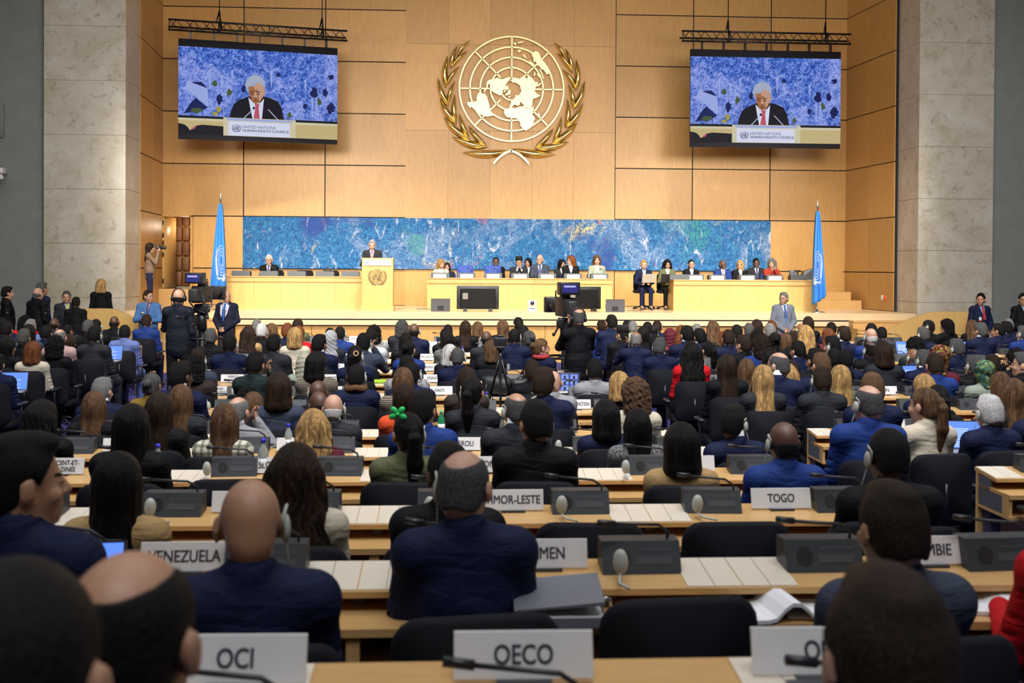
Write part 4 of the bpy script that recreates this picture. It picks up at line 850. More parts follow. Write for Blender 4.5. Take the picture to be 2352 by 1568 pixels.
# broadcast cameras, tripods
def camera_rig(pos, s, label, plabel, viewfinder_left=True, zc_=1.55):
    """camera body points to the stage (+y); s mirrors it"""
    x, y = pos; t = thing('broadcast_camera', label, 'camera', (x, y, zc_), math.radians(-10*s))
    m = MB(); m.rbox(-.09, .09, -.22, .22, 0, .26, .02); m.rbox(-.07, .07, -.38, -.2, .02, .22, .02); ob('body', m.mesh('body', mat('camera_dark', (0.018, 0.019, 0.018), 0.5)), t)
    m = MB(); m.tube([(0, .2, .14), (0, .36, .14), (0, .42, .14), (0, .62, .14)], [.06, .07, .085, .10], 16); m.rbox(-.12, .12, .6, .72, .03, .25, .02); ob('lens', m.mesh('lens', BLACK), t)
    m = MB(); m.rbox(-.16, .12, -.30, -.12, .30, .47, .015); v = ob('viewfinder', m.mesh('viewfinder', BLACK), t); m = MB(); m.box(-.13, .08, -.305, -.30, .33, .44); ob('viewfinder_screen', m.mesh('viewfinder_screen', mat('viewfinder_glow', (.01, .01, .03), .3, 0, (.08, .08, .6), .25)), v)
    m = MB(); m.box(-.11, .05, -.3075, -.305, .40, .425); ob('glow_bar', m.mesh('glow_bar', mat('viewfinder_bar', (.1, .1, .1), .3, 0, (.5, .5, 1.0), .6)), v)
    m = MB(); m.tube([(0, -.1, .25), (0, -.1, .33)], .03, 8); m.tube([(-.08, .2, .24), (-.08, .22, .34), (.0, .22, .36)], .012, 6); m.rbox(-.05, .05, .0, .14, .26, .34, .015); ob('top_handle', m.mesh('top_handle', BLACK), t)
    m = MB(); m.tube([(.1, .1, .1), (.16, .0, -.05), (.08, -.1, -.16), (-.05, -.15, -.1), (-.1, -.25, .02)], .012, 6); m.tube([(.08, -.2, .2), (.14, -.25, 0), (.06, -.3, -.2)], .009, 6); ob('cable', m.mesh('cable', BLACK), t)
    p = thing('camera_pedestal', plabel, 'tripod', (x, y, 0)); h = zc_
    m = MB(); m.tube([(0, 0, .1), (0, 0, h-.42)], .055, 14); ob('column', m.mesh('column', BMET), p)
    m = MB(); m.rbox(-.1, .1, -.12, .12, h-.16, h-.02, .02); m.tube([(0, 0, h-.42), (0, 0, h-.14)], [.08, .07], 12); m.tube([(-.12, 0, h-.1), (.12, 0, h-.1)], .05, 10); ob('pan_head', m.mesh('pan_head', BLACK), p)
    for sx in (-1, 1): m = MB(); m.tube([(sx*.1, -.1, h-.12), (sx*.2, -.5, h-.22), (sx*.22, -.62, h-.2)], .015, 6); m.tube([(sx*.21, -.55, h-.215), (sx*.225, -.7, h-.195)], .022, 8); ob('pan_bar', m.mesh('pan_bar', BLACK), p)
    m = MB(); m.tube([(.3*math.cos(a), .3*math.sin(a), h-.55) for a in [2*math.pi*k/24 for k in range(25)]], .018, 6, 0, False)
    for k in range(3): a = 2*math.pi*k/3; m.tube([(0, 0, h-.52), (.3*math.cos(a), .3*math.sin(a), h-.55)], .012, 6)
    ob('steering_ring', m.mesh('steering_ring', BMET), p)
    for k in range(3): a = 2*math.pi*k/3+.5; m = MB(); m.tube([(0, 0, .2), (.45*math.cos(a), .45*math.sin(a), .1)], .03, 8); m.tube([(.45*math.cos(a), .45*math.sin(a)-.02, .06), (.45*math.cos(a), .45*math.sin(a)+.02, .06)], .055, 10); ob('leg', m.mesh('leg', BMET), p)
a = atY(464, 690, 17.6); camera_rig((a.x, 17.6), 1, 'black broadcast camera beside the camera operator in headphones by the steps', 'black camera pedestal beside the camera operator in headphones by the steps', zc_=1.60)
a = atY(1299, 690, 15.0); camera_rig((a.x, 15.0), -1, 'black broadcast camera beside the camera operator in the middle aisle', 'black camera pedestal beside the camera operator in the middle aisle', zc_=1.52)
# photo tripod with little camera, camera bag
a = atY(1148, 780, 11.6); t = thing('photo_tripod', 'slim black tripod with small camera rising from the desks', 'tripod', (a.x, 11.45, 0)); h = a.z-.1
for k in range(3): an = 2*math.pi*k/3+.5; m = MB(); m.tube([(0, 0, h-.05), (.15*math.cos(an), .15*math.sin(an), h*.55), (.26*math.cos(an), .26*math.sin(an), .75)], [.016, .014, .010], 6); ob('leg', m.mesh('leg', BMET), t)
m = MB(); m.tube([(0, 0, h-.3), (0, 0, h+.02)], .018, 8); m.rbox(-.04, .04, -.04, .04, h, h+.04, .008); ob('head', m.mesh('head', BMET), t)
c = thing('stills_camera', 'small black stills camera on top of the slim tripod', 'camera', (a.x, 11.45, h+.045)); m = MB(); m.rbox(-.07, .07, -.03, .03, 0, .09, .012); m.rbox(-.03, .03, -.025, .03, .09, .115, .008); ob('body', m.mesh('body', BLACK), c); m = MB(); m.tube([(0, .03, .045), (0, .12, .045)], .035, 12); ob('lens', m.mesh('lens', BLACK), c)
# ---------------------------------------------------------------- desks, consoles, plates
PPL = []
for l_ in PEOPLE.split('\n'):
    q = l_.split(); u, v, Y = float(q[1]), float(q[2]), float(q[10]); p = atY(u, v, Y)
    PPL.append(dict(b=q[0], st=q[3], hc=q[4], cl=q[5], sk=int(q[6]), yaw=float(q[7]), ear=q[8], row=int(q[9]), x=p.x, y=Y, zt=p.z, u=u))
XB = [.16, .33, .30, .286, .12, .04, .03, -.09, -.15, -.23, -.30, -.33, -.36, -.44]
def XRb(n): return 3.55-.048*ROWY[n]      # aisle end of the right-hand block
XLe = -5.2
ROWN = ['OECO', 'YEMEN', 'TOGO', 'ST-VINCENT', 'PEROU', 'PALAOS-LIECHTENSTEIN gap', 'LIECHTENSTEIN', 'HAITI', 'ESWATINI', 'BURKINA FASO', 'ARGENTINE', 'REPUBLIQUE DE COREE', 'GHANA', 'BULGARIE']
def rowname(b, n):
    if b == 'C': return '%s row' % ROWN[n] if n != 5 else 'plateless row behind PEROU row'
    r = {'R': {4: 'POLOGNE row', 7: 'MON row', 9: 'CABO VERDE row', 10: 'AUSTRALIE row', 11: 'JAPON row'}}.get(b, {}).get(n)
    if r: return r
    return ORD[13-n]+' stage-side row, '+('left block' if b == 'L' else 'right block')
def desk_meshes(w):
    h = w/2; M = {}
    m = MB(); m.hexa([(-h, -.18, .765), (h, -.18, .765), (h, .09, .785), (-h, .09, .785), (-h, -.18, .785), (h, -.18, .785), (h, .09, .81), (-h, .09, .81)])
    M['upper_deck'] = m.mesh('upper_deck', WOODS)
    m = MB()
    c, d_ = -.088, .088; m.hexa([(c, -.17, .786), (d_, -.17, .786), (d_, .08, .809), (c, .08, .809), (c, -.17, .790), (d_, -.17, .790), (d_, .08, .813), (c, .08, .813)]); m.hexa([(-.001, -.17, .7895), (.001, -.17, .7895), (.001, .08, .8125), (-.001, .08, .8125), (-.001, -.17, .7904), (.001, -.17, .7904), (.001, .08, .8134), (-.001, .08, .8134)], 1)
    M['writing_panel'] = m.mesh('writing_panel', [GLARE, CONS])
    m = MB(); m.box(-h, h, -.34, .05, .695, .72); M['work_surface'] = m.mesh('work_surface', WOODS)
    m = MB(); m.box(-h, h, -.34, .05, .575, .595); M['under_shelf'] = m.mesh('under_shelf', WOODS)
    m = MB()
    x = 0; m.box(x, x+.02, -.33, -.25, .595, .695, 0); m.box(x, x+.02, -.25, .04, .595, .70, 1); m.box(x, x+.02, -.10, .04, .69, .768, 1)
    M['divider'] = m.mesh('divider', [WOODS, PANELG])
    m = MB(); m.box(-h, h, .05, .075, .25, .79); M['modesty_panel'] = m.mesh('modesty_panel', WOODT)
    m = MB(); m.box(-.03, .03, -.06, .04, .02, .575); m.box(-.035, .035, -.3, .08, 0, .03); M['leg'] = m.mesh('leg', LEGM); M['w'] = w; return M
DM = desk_meshes(1.22); DMS = desk_meshes(.61)
def desk(x, y, z, M, label, group):
    t = thing('conference_desk', label, 'desk', (x, y, z), 0, group)
    for s in (-1, 1): ob('writing_panel', M['writing_panel'], t, (s*(M['w']/2-.09), 0, 0))
    for k in ('upper_deck', 'work_surface', 'under_shelf', 'modesty_panel'): ob(k, M[k], t)
    for dx in (-M['w']/2, -.01, M['w']/2-.02): ob('divider', M['divider'], t, (dx, 0, 0))
    for s in (-1, 1): ob('leg', M['leg'], t, (s*(M['w']/2-.06), 0, 0))
m = MB(); m.hexa([(-.13, -.06, 0), (.13, -.06, 0), (.13, .06, 0), (-.13, .06, 0), (-.13, -.02, .10), (.13, -.02, .10), (.13, .06, .10), (-.13, .06, .10)]); C_BOD = m.mesh('housing', CONS)
m = MB(); m.tube([(.10, 0, .095), (.10, -.01, .12), (.06, -.02, .15), (-.10, -.03, .165)], .0055, 6); m.tube([(-.10, -.03, .165), (-.16, -.033, .172)], .011, 8); C_MIC = m.mesh('microphone', BLACK)
def fr(x, z, o): return (x, -.06+.04*z/.10-o*.93, z+o*.37)
m = MB(); m.add([fr(-.065+.028*math.cos(a), .05+.028*math.sin(a), .002) for a in [2*math.pi*k/16 for k in range(16)]], [tuple(range(16))]); C_SPK = m.mesh('speaker_grille', DARK)
m = MB()
for k in range(4): x = .0+.03*k; m.add([fr(a, b, .0015) for a, b in ((x-.01, .07), (x+.01, .07), (x+.01, .078), (x-.01, .078))], [(0, 1, 2, 3)])
m.add([fr(a, b, .0015) for a, b in ((-.02, .03), (.1, .03), (.1, .055), (-.02, .055))], [(0, 1, 2, 3)]); C_KEY = m.mesh('button_strip', mat('key_grey', (.055, .06, .065), .5))
def console(x, y, z, label, group, flip=False):
    t = thing('microphone_console', label, 'console', (x, y, z), random.uniform(-.06, .06), group)
    ob('housing', C_BOD, t); o = ob('microphone', C_MIC, t, rot=random.uniform(-.15, .25)); ob('speaker_grille', C_SPK, t); ob('button_strip', C_KEY, t)
m = MB(); m.ell((0, 0, .045), (.026, .018, .042), 12); m.tube([(.0, 0, .01), (.005, -.03, -.0), (.02, -.1, .004), (.06, -.14, .004)], .005, 6); EARP = m.mesh('earpiece', GREYP)
def plate(x, y, z, txt, label, w=.28, h=.10):
    t = thing('name_plate', label, 'name plate', (x, y, z), random.uniform(-.03, .03), 'country plates on the desks')
    m = MB(); m.hexa([(-w/2, -.012, .012), (w/2, -.012, .012), (w/2, -.006, .012), (-w/2, -.006, .012), (-w/2, .012, h), (w/2, .012, h), (w/2, .018, h), (-w/2, .018, h)]); ob('card', m.mesh('card', WHITE), t)
    m = MB(); m.box(-.055, .055, -.03, .04, 0, .012); ob('foot', m.mesh('foot', CONS), t)
    if txt:
        m = MB(); ls = txt.split('/'); k = len(ls)
        for i, s in enumerate(ls):
            zc2 = .056 if k == 1 else .073-.036*i
            put_text(m, s, .052 if k == 1 else .037, lambda a, b, c: (a, -.0135+.024*(c+zc2-.012)/(h-.012)+b, c+zc2), .03, .82, maxw=.25)
        ob('lettering', m.mesh('lettering', INK), t)
BLOCKS = {'C': [], 'R': [], 'L': []}
def vis(x, y): u = 1031+2550*x/y; return -160 < u < 2520
for n in range(14):
    y, z = ROWY[n], FZ[n]
    ks = range(-2, 2) if n else range(-1, 1)
    for i, k in enumerate(ks):
        x = XB[n]+1.22*k; desk(x, y, z, DM, 'light wood desk unit, %s from left in %s' % (ORD[i], rowname('C', n)), 'desk units of the middle block')
        for j, s in enumerate((-1, 1)):
            if n: console(x+s*.305, y+.0, z+.797, 'black microphone console, %s from left in %s' % (ORD[2*i+j], rowname('C', n)), 'microphone consoles')
    if n == 0:
        console(.155, y-.13, z+.722, 'black microphone console right in front of the OECO plate', 'microphone consoles'); console(-.40, y-.13, z+.722, 'black microphone console in front of the OCI plate', 'microphone consoles'); console(.80, y-.13, z+.722, 'black microphone console in front of the OEI plate', 'microphone consoles')
    if n >= 3:
        xe = XRb(n); i = 0; x = xe+.61
        while vis(x-.5, y) and x < 10.9:
            desk(x, y, z, DM, 'light wood desk unit, %s from aisle in %s' % (ORD[i], rowname('R', n)), 'desk units of the right block')
            for j, s in enumerate((-1, 1)): console(x+s*.305+.05, y, z+.797, 'black microphone console, %s from aisle in %s' % (ORD[2*i+j], rowname('R', n)), 'microphone consoles')
            x += 1.22; i += 1
    if n >= 8:
        x = XLe-.61; i = 0
        while vis(x+.5, y):
            desk(x, y, z, DM, 'light wood desk unit, %s from aisle in %s' % (ORD[i], rowname('L', n)), 'desk units of the left block')
            for j, s in enumerate((1, -1)): console(x+s*.305-.1, y, z+.797, 'black microphone console, %s from aisle in %s' % (ORD[2*i+j], rowname('L', n)), 'microphone consoles')
            x -= 1.22; i += 1
PL = [(543, 0, 'OCI'), (1207, 0, 'OECO'), (1890, 0, 'OEI'), (425, 1, 'VENEZUELA'), (1255, 1, 'YEMEN'), (2142, 1, 'ZAMBIE'), (1180, 2, 'TIMOR-LESTE'), (1797, 2, 'TOGO'), (560, 2, 'TCHAD'), (137, 3, 'ST-VINCENT-ET-/GRENADINES'), (632, 3, 'SLOVENIE'), (1142, 3, 'MONGOLIE'), (1590, 3, ''), (283, 4, 'PAPOUASIE-/NOUVELLE-GUINEE'), (682, 4, 'PALAOS'), (1068, 4, 'PEROU'), (442, 6, 'LIBAN'), (1325, 6, 'LIECHTENSTEIN'), (502, 7, 'GUINEE/EQUATORIALE'), (765, 7, 'GUYANA'), (1010, 7, 'HAITI'), (1275, 7, 'HONDURAS'), (535, 8, 'EMIRATS/ARABES UNIS'), (773, 8, 'ERYTHREE'), (1000, 8, 'ESWATINI'), (566, 9, 'BOTSWANA'), (773, 9, 'BRUNEI/DARUSSALAM'), (990, 9, 'BURKINA FASO'), (1256, 9, 'RESERVE'), (790, 10, 'ARABIE SAOUDITE'), (984, 10, 'ARGENTINE'), (1180, 10, 'ARMENIE'), (805, 11, 'CHINE'), (983, 11, 'REPUBLIQUE/DE COREE'), (815, 12, 'GHANA'), (985, 12, 'AL'), (820, 13, 'BULGARIE'), (717, 13, 'COTE'),
      (2212, 4, 'POLOGNE'), (2062, 5, ''), (2328, 5, ''), (2033, 7, 'MON'), (1545, 9, 'CABO VERDE'), (1496, 10, 'AUSTRALIE'), (2228, 11, 'JAPON'), (2190, 5, '')]
for u, n, s in PL:
    x = atY(u, 800, ROWY[n]).x
    if not s and u == 2190: continue
    plate(x, ROWY[n]-.0, FZ[n]+.797, s, ('white desk plate reading '+s.replace('/', ' ')) if s else 'white plate turned edge-on without visible writing, %s' % {1590: 'beside the tan jacket', 2062: 'beside the cream jacket', 2328: 'beside the navy shoulder at frame edge'}[u])
for u, v, n, l in ((1290, 1190, 2, 'beside TIMOR-LESTE plate'), (1602, 1190, 2, 'between papers and TOGO plate'), (1425, 1325, 1, 'beside the YEMEN plate'), (345, 1180, 2, 'beside the tan jacket, TCHAD row'), (475, 1110, 3, 'left of SLOVENIE plate'), (1110, 990, 4, 'beside PEROU plate'), (1283, 985, 4, 'behind the light grey jacket'), (1437, 1090, 3, 'beside the tan jacket'), (987, 1175, 2, 'left of TIMOR-LESTE plate'), (536, 895, 7, 'below GUINEE EQUATORIALE plate'), (1042, 880, 8, 'beside ESWATINI plate'), (478, 925, 6, 'beside LIBAN plate')):
    x = atY(u, v, ROWY[n]-.12).x; ob('earpiece', EARP, None, (x, ROWY[n]-.12, FZ[n]+.81), random.uniform(-.5, .5), label='grey listening earpiece on the desk '+l, cat='earpiece', group='loose listening earpieces')
# empty chairs
for n in range(1, 5):
    step = .58; xs_ = [XB[n]+.29+step*k for k in range(-5, 3)]
    i = 0
    for x in xs_:
        if x > XB[n]+1.7: continue
        if all(abs(p['x']-x) > .40 or p['b'] != 'C' for p in PPL if p['row'] == n):
            chair(x, ROWY[n]-.44, FZ[n], random.uniform(-.12, .12), 'empty black padded chair, %s empty from left in %s' % (ORD[i], rowname('C', n)), 'empty chairs of the middle block'); i += 1
i = 0
for n in range(3, 9):
    for k in range(2):
        x = XRb(n)+.35+.61*k
        if vis(x, ROWY[n]) and all(abs(p['x']-x) > .42 for p in PPL if p['row'] == n):
            chair(x, ROWY[n]-.46, FZ[n], random.uniform(-.2, .2), 'empty black padded chair, %s seat from aisle in %s' % (ORD[k], rowname('R', n)), 'empty chairs of the right block')
# things on the desks
def bottle(u, n, label, col, h=.2, cap=(0.02, 0.03, 0.5), dy=-.1):
    x = atY(u, 900, ROWY[n]+dy).x; t = thing('water_bottle', label, 'bottle', (x, ROWY[n]+dy, FZ[n]+.795), 0, 'bottles on the desks', h/.2); g = mat('bottle_'+label.split()[0], col, .1); 
    g.node_tree.nodes['Principled BSDF'].inputs['Transmission Weight'].default_value = .55
    m = MB(); m.lathe([(.026, 0), (.03, .01), (.03, .11), (.024, .14), (.012, .165), (.012, .18)], n=14); ob('body', m.mesh('body', g), t)
    m = MB(); m.lathe([(.014, .176), (.014, .2)], n=12); ob('cap', m.mesh('cap', mat('cap_%d' % int(cap[2]*99), cap, .4)), t); m = MB(); m.lathe([(.0305, .04), (.0305, .09)], n=14); ob('paper_label', m.mesh('paper_label', PAPER), t)
bottle(363, 3, 'clear water bottle with blue cap and white label beside papers', (0.6, 0.65, 0.6)); bottle(605, 3, 'plastic bottle with blue cap behind the SLOVENIE plate', (0.6, 0.65, 0.6), .21, dy=.03)
bottle(1014, 5, 'green glass bottle beside the bright blue suit', (0.05, 0.45, 0.2), .2, (.05, .4, .3)); bottle(1117, 6, 'small clear bottle with blue cap behind the charcoal jacket', (.6, .65, .65), .19); bottle(967, 11, 'clear water bottle with blue cap at REPUBLIQUE DE COREE plate', (.6, .7, .75), .22); bottle(1062, 10, 'tall clear bottle with blue cap in ARGENTINE row', (.6, .7, .75), .22); bottle(663, 4, 'plastic bottle with blue cap beside the PALAOS plate', (.6, .65, .65), .2, dy=.03); bottle(1658, 9, 'white metal bottle near the grey tweed jacket', (.7, .7, .72), .2, (.05, .05, .05))
def laptop(x, y, z, rot, label, w=.31, glow=True):
    t = thing('laptop', label, 'laptop', (x, y, z), rot, 'laptops on the desks'); m = MB(); m.rbox(-w/2, w/2, -.21, 0, 0, .015, .004, 0, 1); ob('keyboard_base', m.mesh('keyboard_base', mat('laptop_grey', (.3, .3, .33), .4, .5)), t)
    m = MB(); m.hexa([(-w/2, 0, .012), (w/2, 0, .012), (w/2, .01, .012), (-w/2, .01, .012), (-w/2, .07, .215), (w/2, .07, .215), (w/2, .08, .21), (-w/2, .08, .21)]); ob('lid', m.mesh('lid', BLACK), t)
    m = MB(); m.add([(-w/2+.008, .0005+.003-.004, .022), (w/2-.008, .0005+.003-.004, .022), (w/2-.008, .0655, .208), (-w/2+.008, .0655, .208)], [(0, 1, 2, 3)]); ob('display', m.mesh('display', GLASSB), t)
    m = MB()
    for k in range(9): s = .06+.08*k; b = (.0655)*s-.0015*(1-s); z_ = .022+.186*s; m.add([(-w/2+.03, b, z_), (-w/2+.03+.2*w*(2.2 if k % 3 else 3.2), b, z_), (-w/2+.03+.2*w*(2.2 if k % 3 else 3.2), b+.0025, z_+.007), (-w/2+.03, b+.0025, z_+.007)], [(0, 1, 2, 3)])
    ob('page_lines', m.mesh('page_lines', mat('page_glow', (.2, .2, .3), .5, 0, (.35, .5, 1.0), 1.0)), t)
def onrow(u, n, dy=-.28): return atY(u, 900, ROWY[n]+dy).x, ROWY[n]+dy, FZ[n]+.722
for u, n, dy, rot, l in ((1806, 6, -.15, -.1, 'open laptop with blue glowing page beside charcoal suit in right block'), (2226, 4, -.1, -.15, 'open laptop with glowing page before navy suit in POLOGNE row'), (160, 1, -.2, .1, 'open laptop glowing blue near the VENEZUELA plate'), (30, 8, -.2, .1, 'open laptop with blue display at the nearest left-block desk'), (2214, 11, -.12, 0, 'open laptop with blue display in the JAPON row'), (2105, 8, -.12, 0, 'open laptop glowing blue by the royal blue jacket'), (255, 10, -.12, 0, 'open laptop behind the periwinkle suit'), (2080, 11, -.1, 0, 'open laptop at desk beside the parapet curve')):
    x, y, z = onrow(u, n, dy); laptop(x, y, z+(.08 if dy > -.19 else 0), rot, l)
x, y, z = onrow(1297, 7, .0); t = thing('desktop_display', 'glowing flat display showing small photographs beside light grey jacket', 'display', (x, y, z+.075), -.05); m = MB(); m.rbox(-.17, .17, 0, .02, .03, .25, .006, 0, 1); ob('casing', m.mesh('casing', BLACK), t); m = MB(); m.box(-.155, .155, -.003, 0, .045, .237); 
for k in range(9): a, b = -.14+.1*(k % 3), .06+.06*(k//3); m.box(a, a+.08, -.005, -.003, b, b+.05, 1); m.box(a+.03, a+.05, -.006, -.005, b, b+.035, 2)
ob('display', m.mesh('display', [em('display_indigo', (.10, .10, .5), .8), em('display_sky', (.3, .45, 1.0), .9), em('display_dark', (.02, .02, .05))]), t); m = MB(); m.box(-.06, .06, -.04, .06, 0, .03); ob('stand', m.mesh('stand', BLACK), t)
def sheet(x, y, z, w, d, rot, label, n=1, lift=0.0, group='papers on the desks'):
    t = None; m = MB(); N = 8; vs = []; fs = []
    for k in (0, 1):
        for i in range(N+1):
            for j in (0, 1): a = i/N; vs.append(((a-.5)*w, (j-.5)*d, lift*math.sin(math.pi*max(0, a-.35)/.65)**1 *(1 if a > .35 else 0) + (.006*n if k else 0)))
    K = 2*(N+1)
    for i in range(N): o = 2*i; fs += [(o+1, o, o+2, o+3), (K+o, K+o+1, K+o+3, K+o+2), (o, K+o, K+o+2, o+2), (o+1, o+3, K+o+3, K+o+1)]
    fs += [(0, 1, K+1, K), (K-2, 2*K-2, 2*K-1, K-1)]
    m.add(vs, fs, 0, False); ob('paper_stack', m.mesh('paper_stack', PAPER), None, (x, y, z), rot, label=label, cat='papers', group=group)
x, y, z = onrow(1780, 1, -.24); sheet(x, y, z, .2, .2, .1, 'curled white papers on the desk beside the YEMEN row empty chair', 2, .05); sheet(x+.14, y+.03, z, .2, .2, -.1, 'loose white leaflets beside the curled papers', 1)
x, y, z = onrow(2290, 1, -.2); sheet(x, y, z, .24, .2, -.2, 'white papers beside the person in red top', 2, .02)
x, y, z = onrow(1283, 1, -.24); t = thing('ring_binder', 'grey ring binder lying half open over papers at YEMEN plate', 'binder', (x, y, z)); m = MB(); m.box(-.13, .13, -.12, .12, 0, .03, 1); m.box(-.13, .13, -.12, .12, .03, .034, 0); ob('paper_block', m.mesh('paper_block', [PAPER, mat('binder_grey', (.16, .17, .2), .4)]), t)
m = MB(); m.hexa([(-.14, -.12, .05), (.13, -.13, .07), (.14, .12, .09), (-.13, .12, .07), (-.14, -.12, .055), (.13, -.13, .08), (.14, .12, .10), (-.13, .12, .08)]); ob('cover', m.mesh('cover', MATS['binder_grey']), t); m = MB(); m.tube([(.14, .0, .05), (.165, 0, .05), (.165, 0, .02)], .006, 6); m.tube([(.14+.012*math.cos(a), -.08, .05+.03*math.sin(a)) for a in [k*.7 for k in range(10)]], .004, 6); ob('ring', m.mesh('ring', STEEL), t)
x, y, z = onrow(1530, 9, -.3); sheet(x, y, z+.02, .22, .2, .2, 'white document held over the desk by the person in red jacket', 1, .03)
for u, n, l in ((1395, 5, 'white sheet on the desk near the navy jacket'), (1330, 5, 'white sheet in front of the charcoal jacket'), (885, 4, 'white sheet on desk beside the orange-red top'), (2085, 6, 'white sheet on the desk at the MON plate')):
    x, y, z = onrow(u, n, -.25); sheet(x, y, z, .2, .15, .1, l)
x, y, z = onrow(877, 8, -.05); m = MB(); m.rbox(-.11, .11, -.04, .04, 0, .04, .015); ob('pencil_case', m.mesh('pencil_case', mat('lime', (.35, .6, .02), .5)), None, (x, y, z+.08), label='lime green pouch on the desk beside the person in brown scarf', cat='pouch')
x, y, z = onrow(1690, 6, -.2); m = MB()
for k in range(3): m.tube([(.07*math.cos(a)*(1+.3*k), .04*math.sin(a), .012+.01*k) for a in [.5*j for j in range(14)]], .006, 6)
ob('lanyard', m.mesh('lanyard', mat('lanyard_blue', (.02, .15, .7), .6)), None, (x, y, z), label='coiled blue lanyard lying on the right block desk', cat='lanyard')
# black camera bags heaped on the desk under the slim tripod
for i, (u, n, dx, s, l) in enumerate(((1140, 7, 0, 1.0, 'bulging black rucksack heaped on the desk below the tripod'), (1195, 7, 0, .85, 'black camera bag with straps beside the bulging rucksack'))):
    x, y, z = onrow(u, n, .0); t = thing('camera_bag', l, 'bag', (x, y, z+.08), .3*i, None, s); m = MB(); m.rbox(-.17, .17, -.12, .12, 0, .2, .08, 0, 4); me = m.mesh('bag_body', mat('nylon_black', (.014, .016, .016), .5))
    for v_ in me.vertices: v_.co += Vector((.02*math.sin(v_.co.z*40+v_.co.x*20), .02*math.cos(v_.co.x*35), .025*math.sin(v_.co.x*28+v_.co.y*31)))
    ob('bag_body', me, t); m = MB(); m.tube([(-.1, -.1, .17), (-.12, -.17, .1), (-.08, -.16, .02)], .014, 6); m.tube([(-.05, 0, .2), (0, 0, .25), (.05, 0, .2)], .012, 6); ob('strap', m.mesh('strap', BLACK), t); m = MB(); m.rbox(.0, .12, -.14, -.1, .03, .12, .015); ob('front_pocket', m.mesh('front_pocket', MATS['nylon_black']), t)
    m = MB(); m.box(.04, .05, -.145, -.14, .12, .14); ob('zip_pull', m.mesh('zip_pull', mat('orange_tag', (.8, .25, .02), .5)), t)
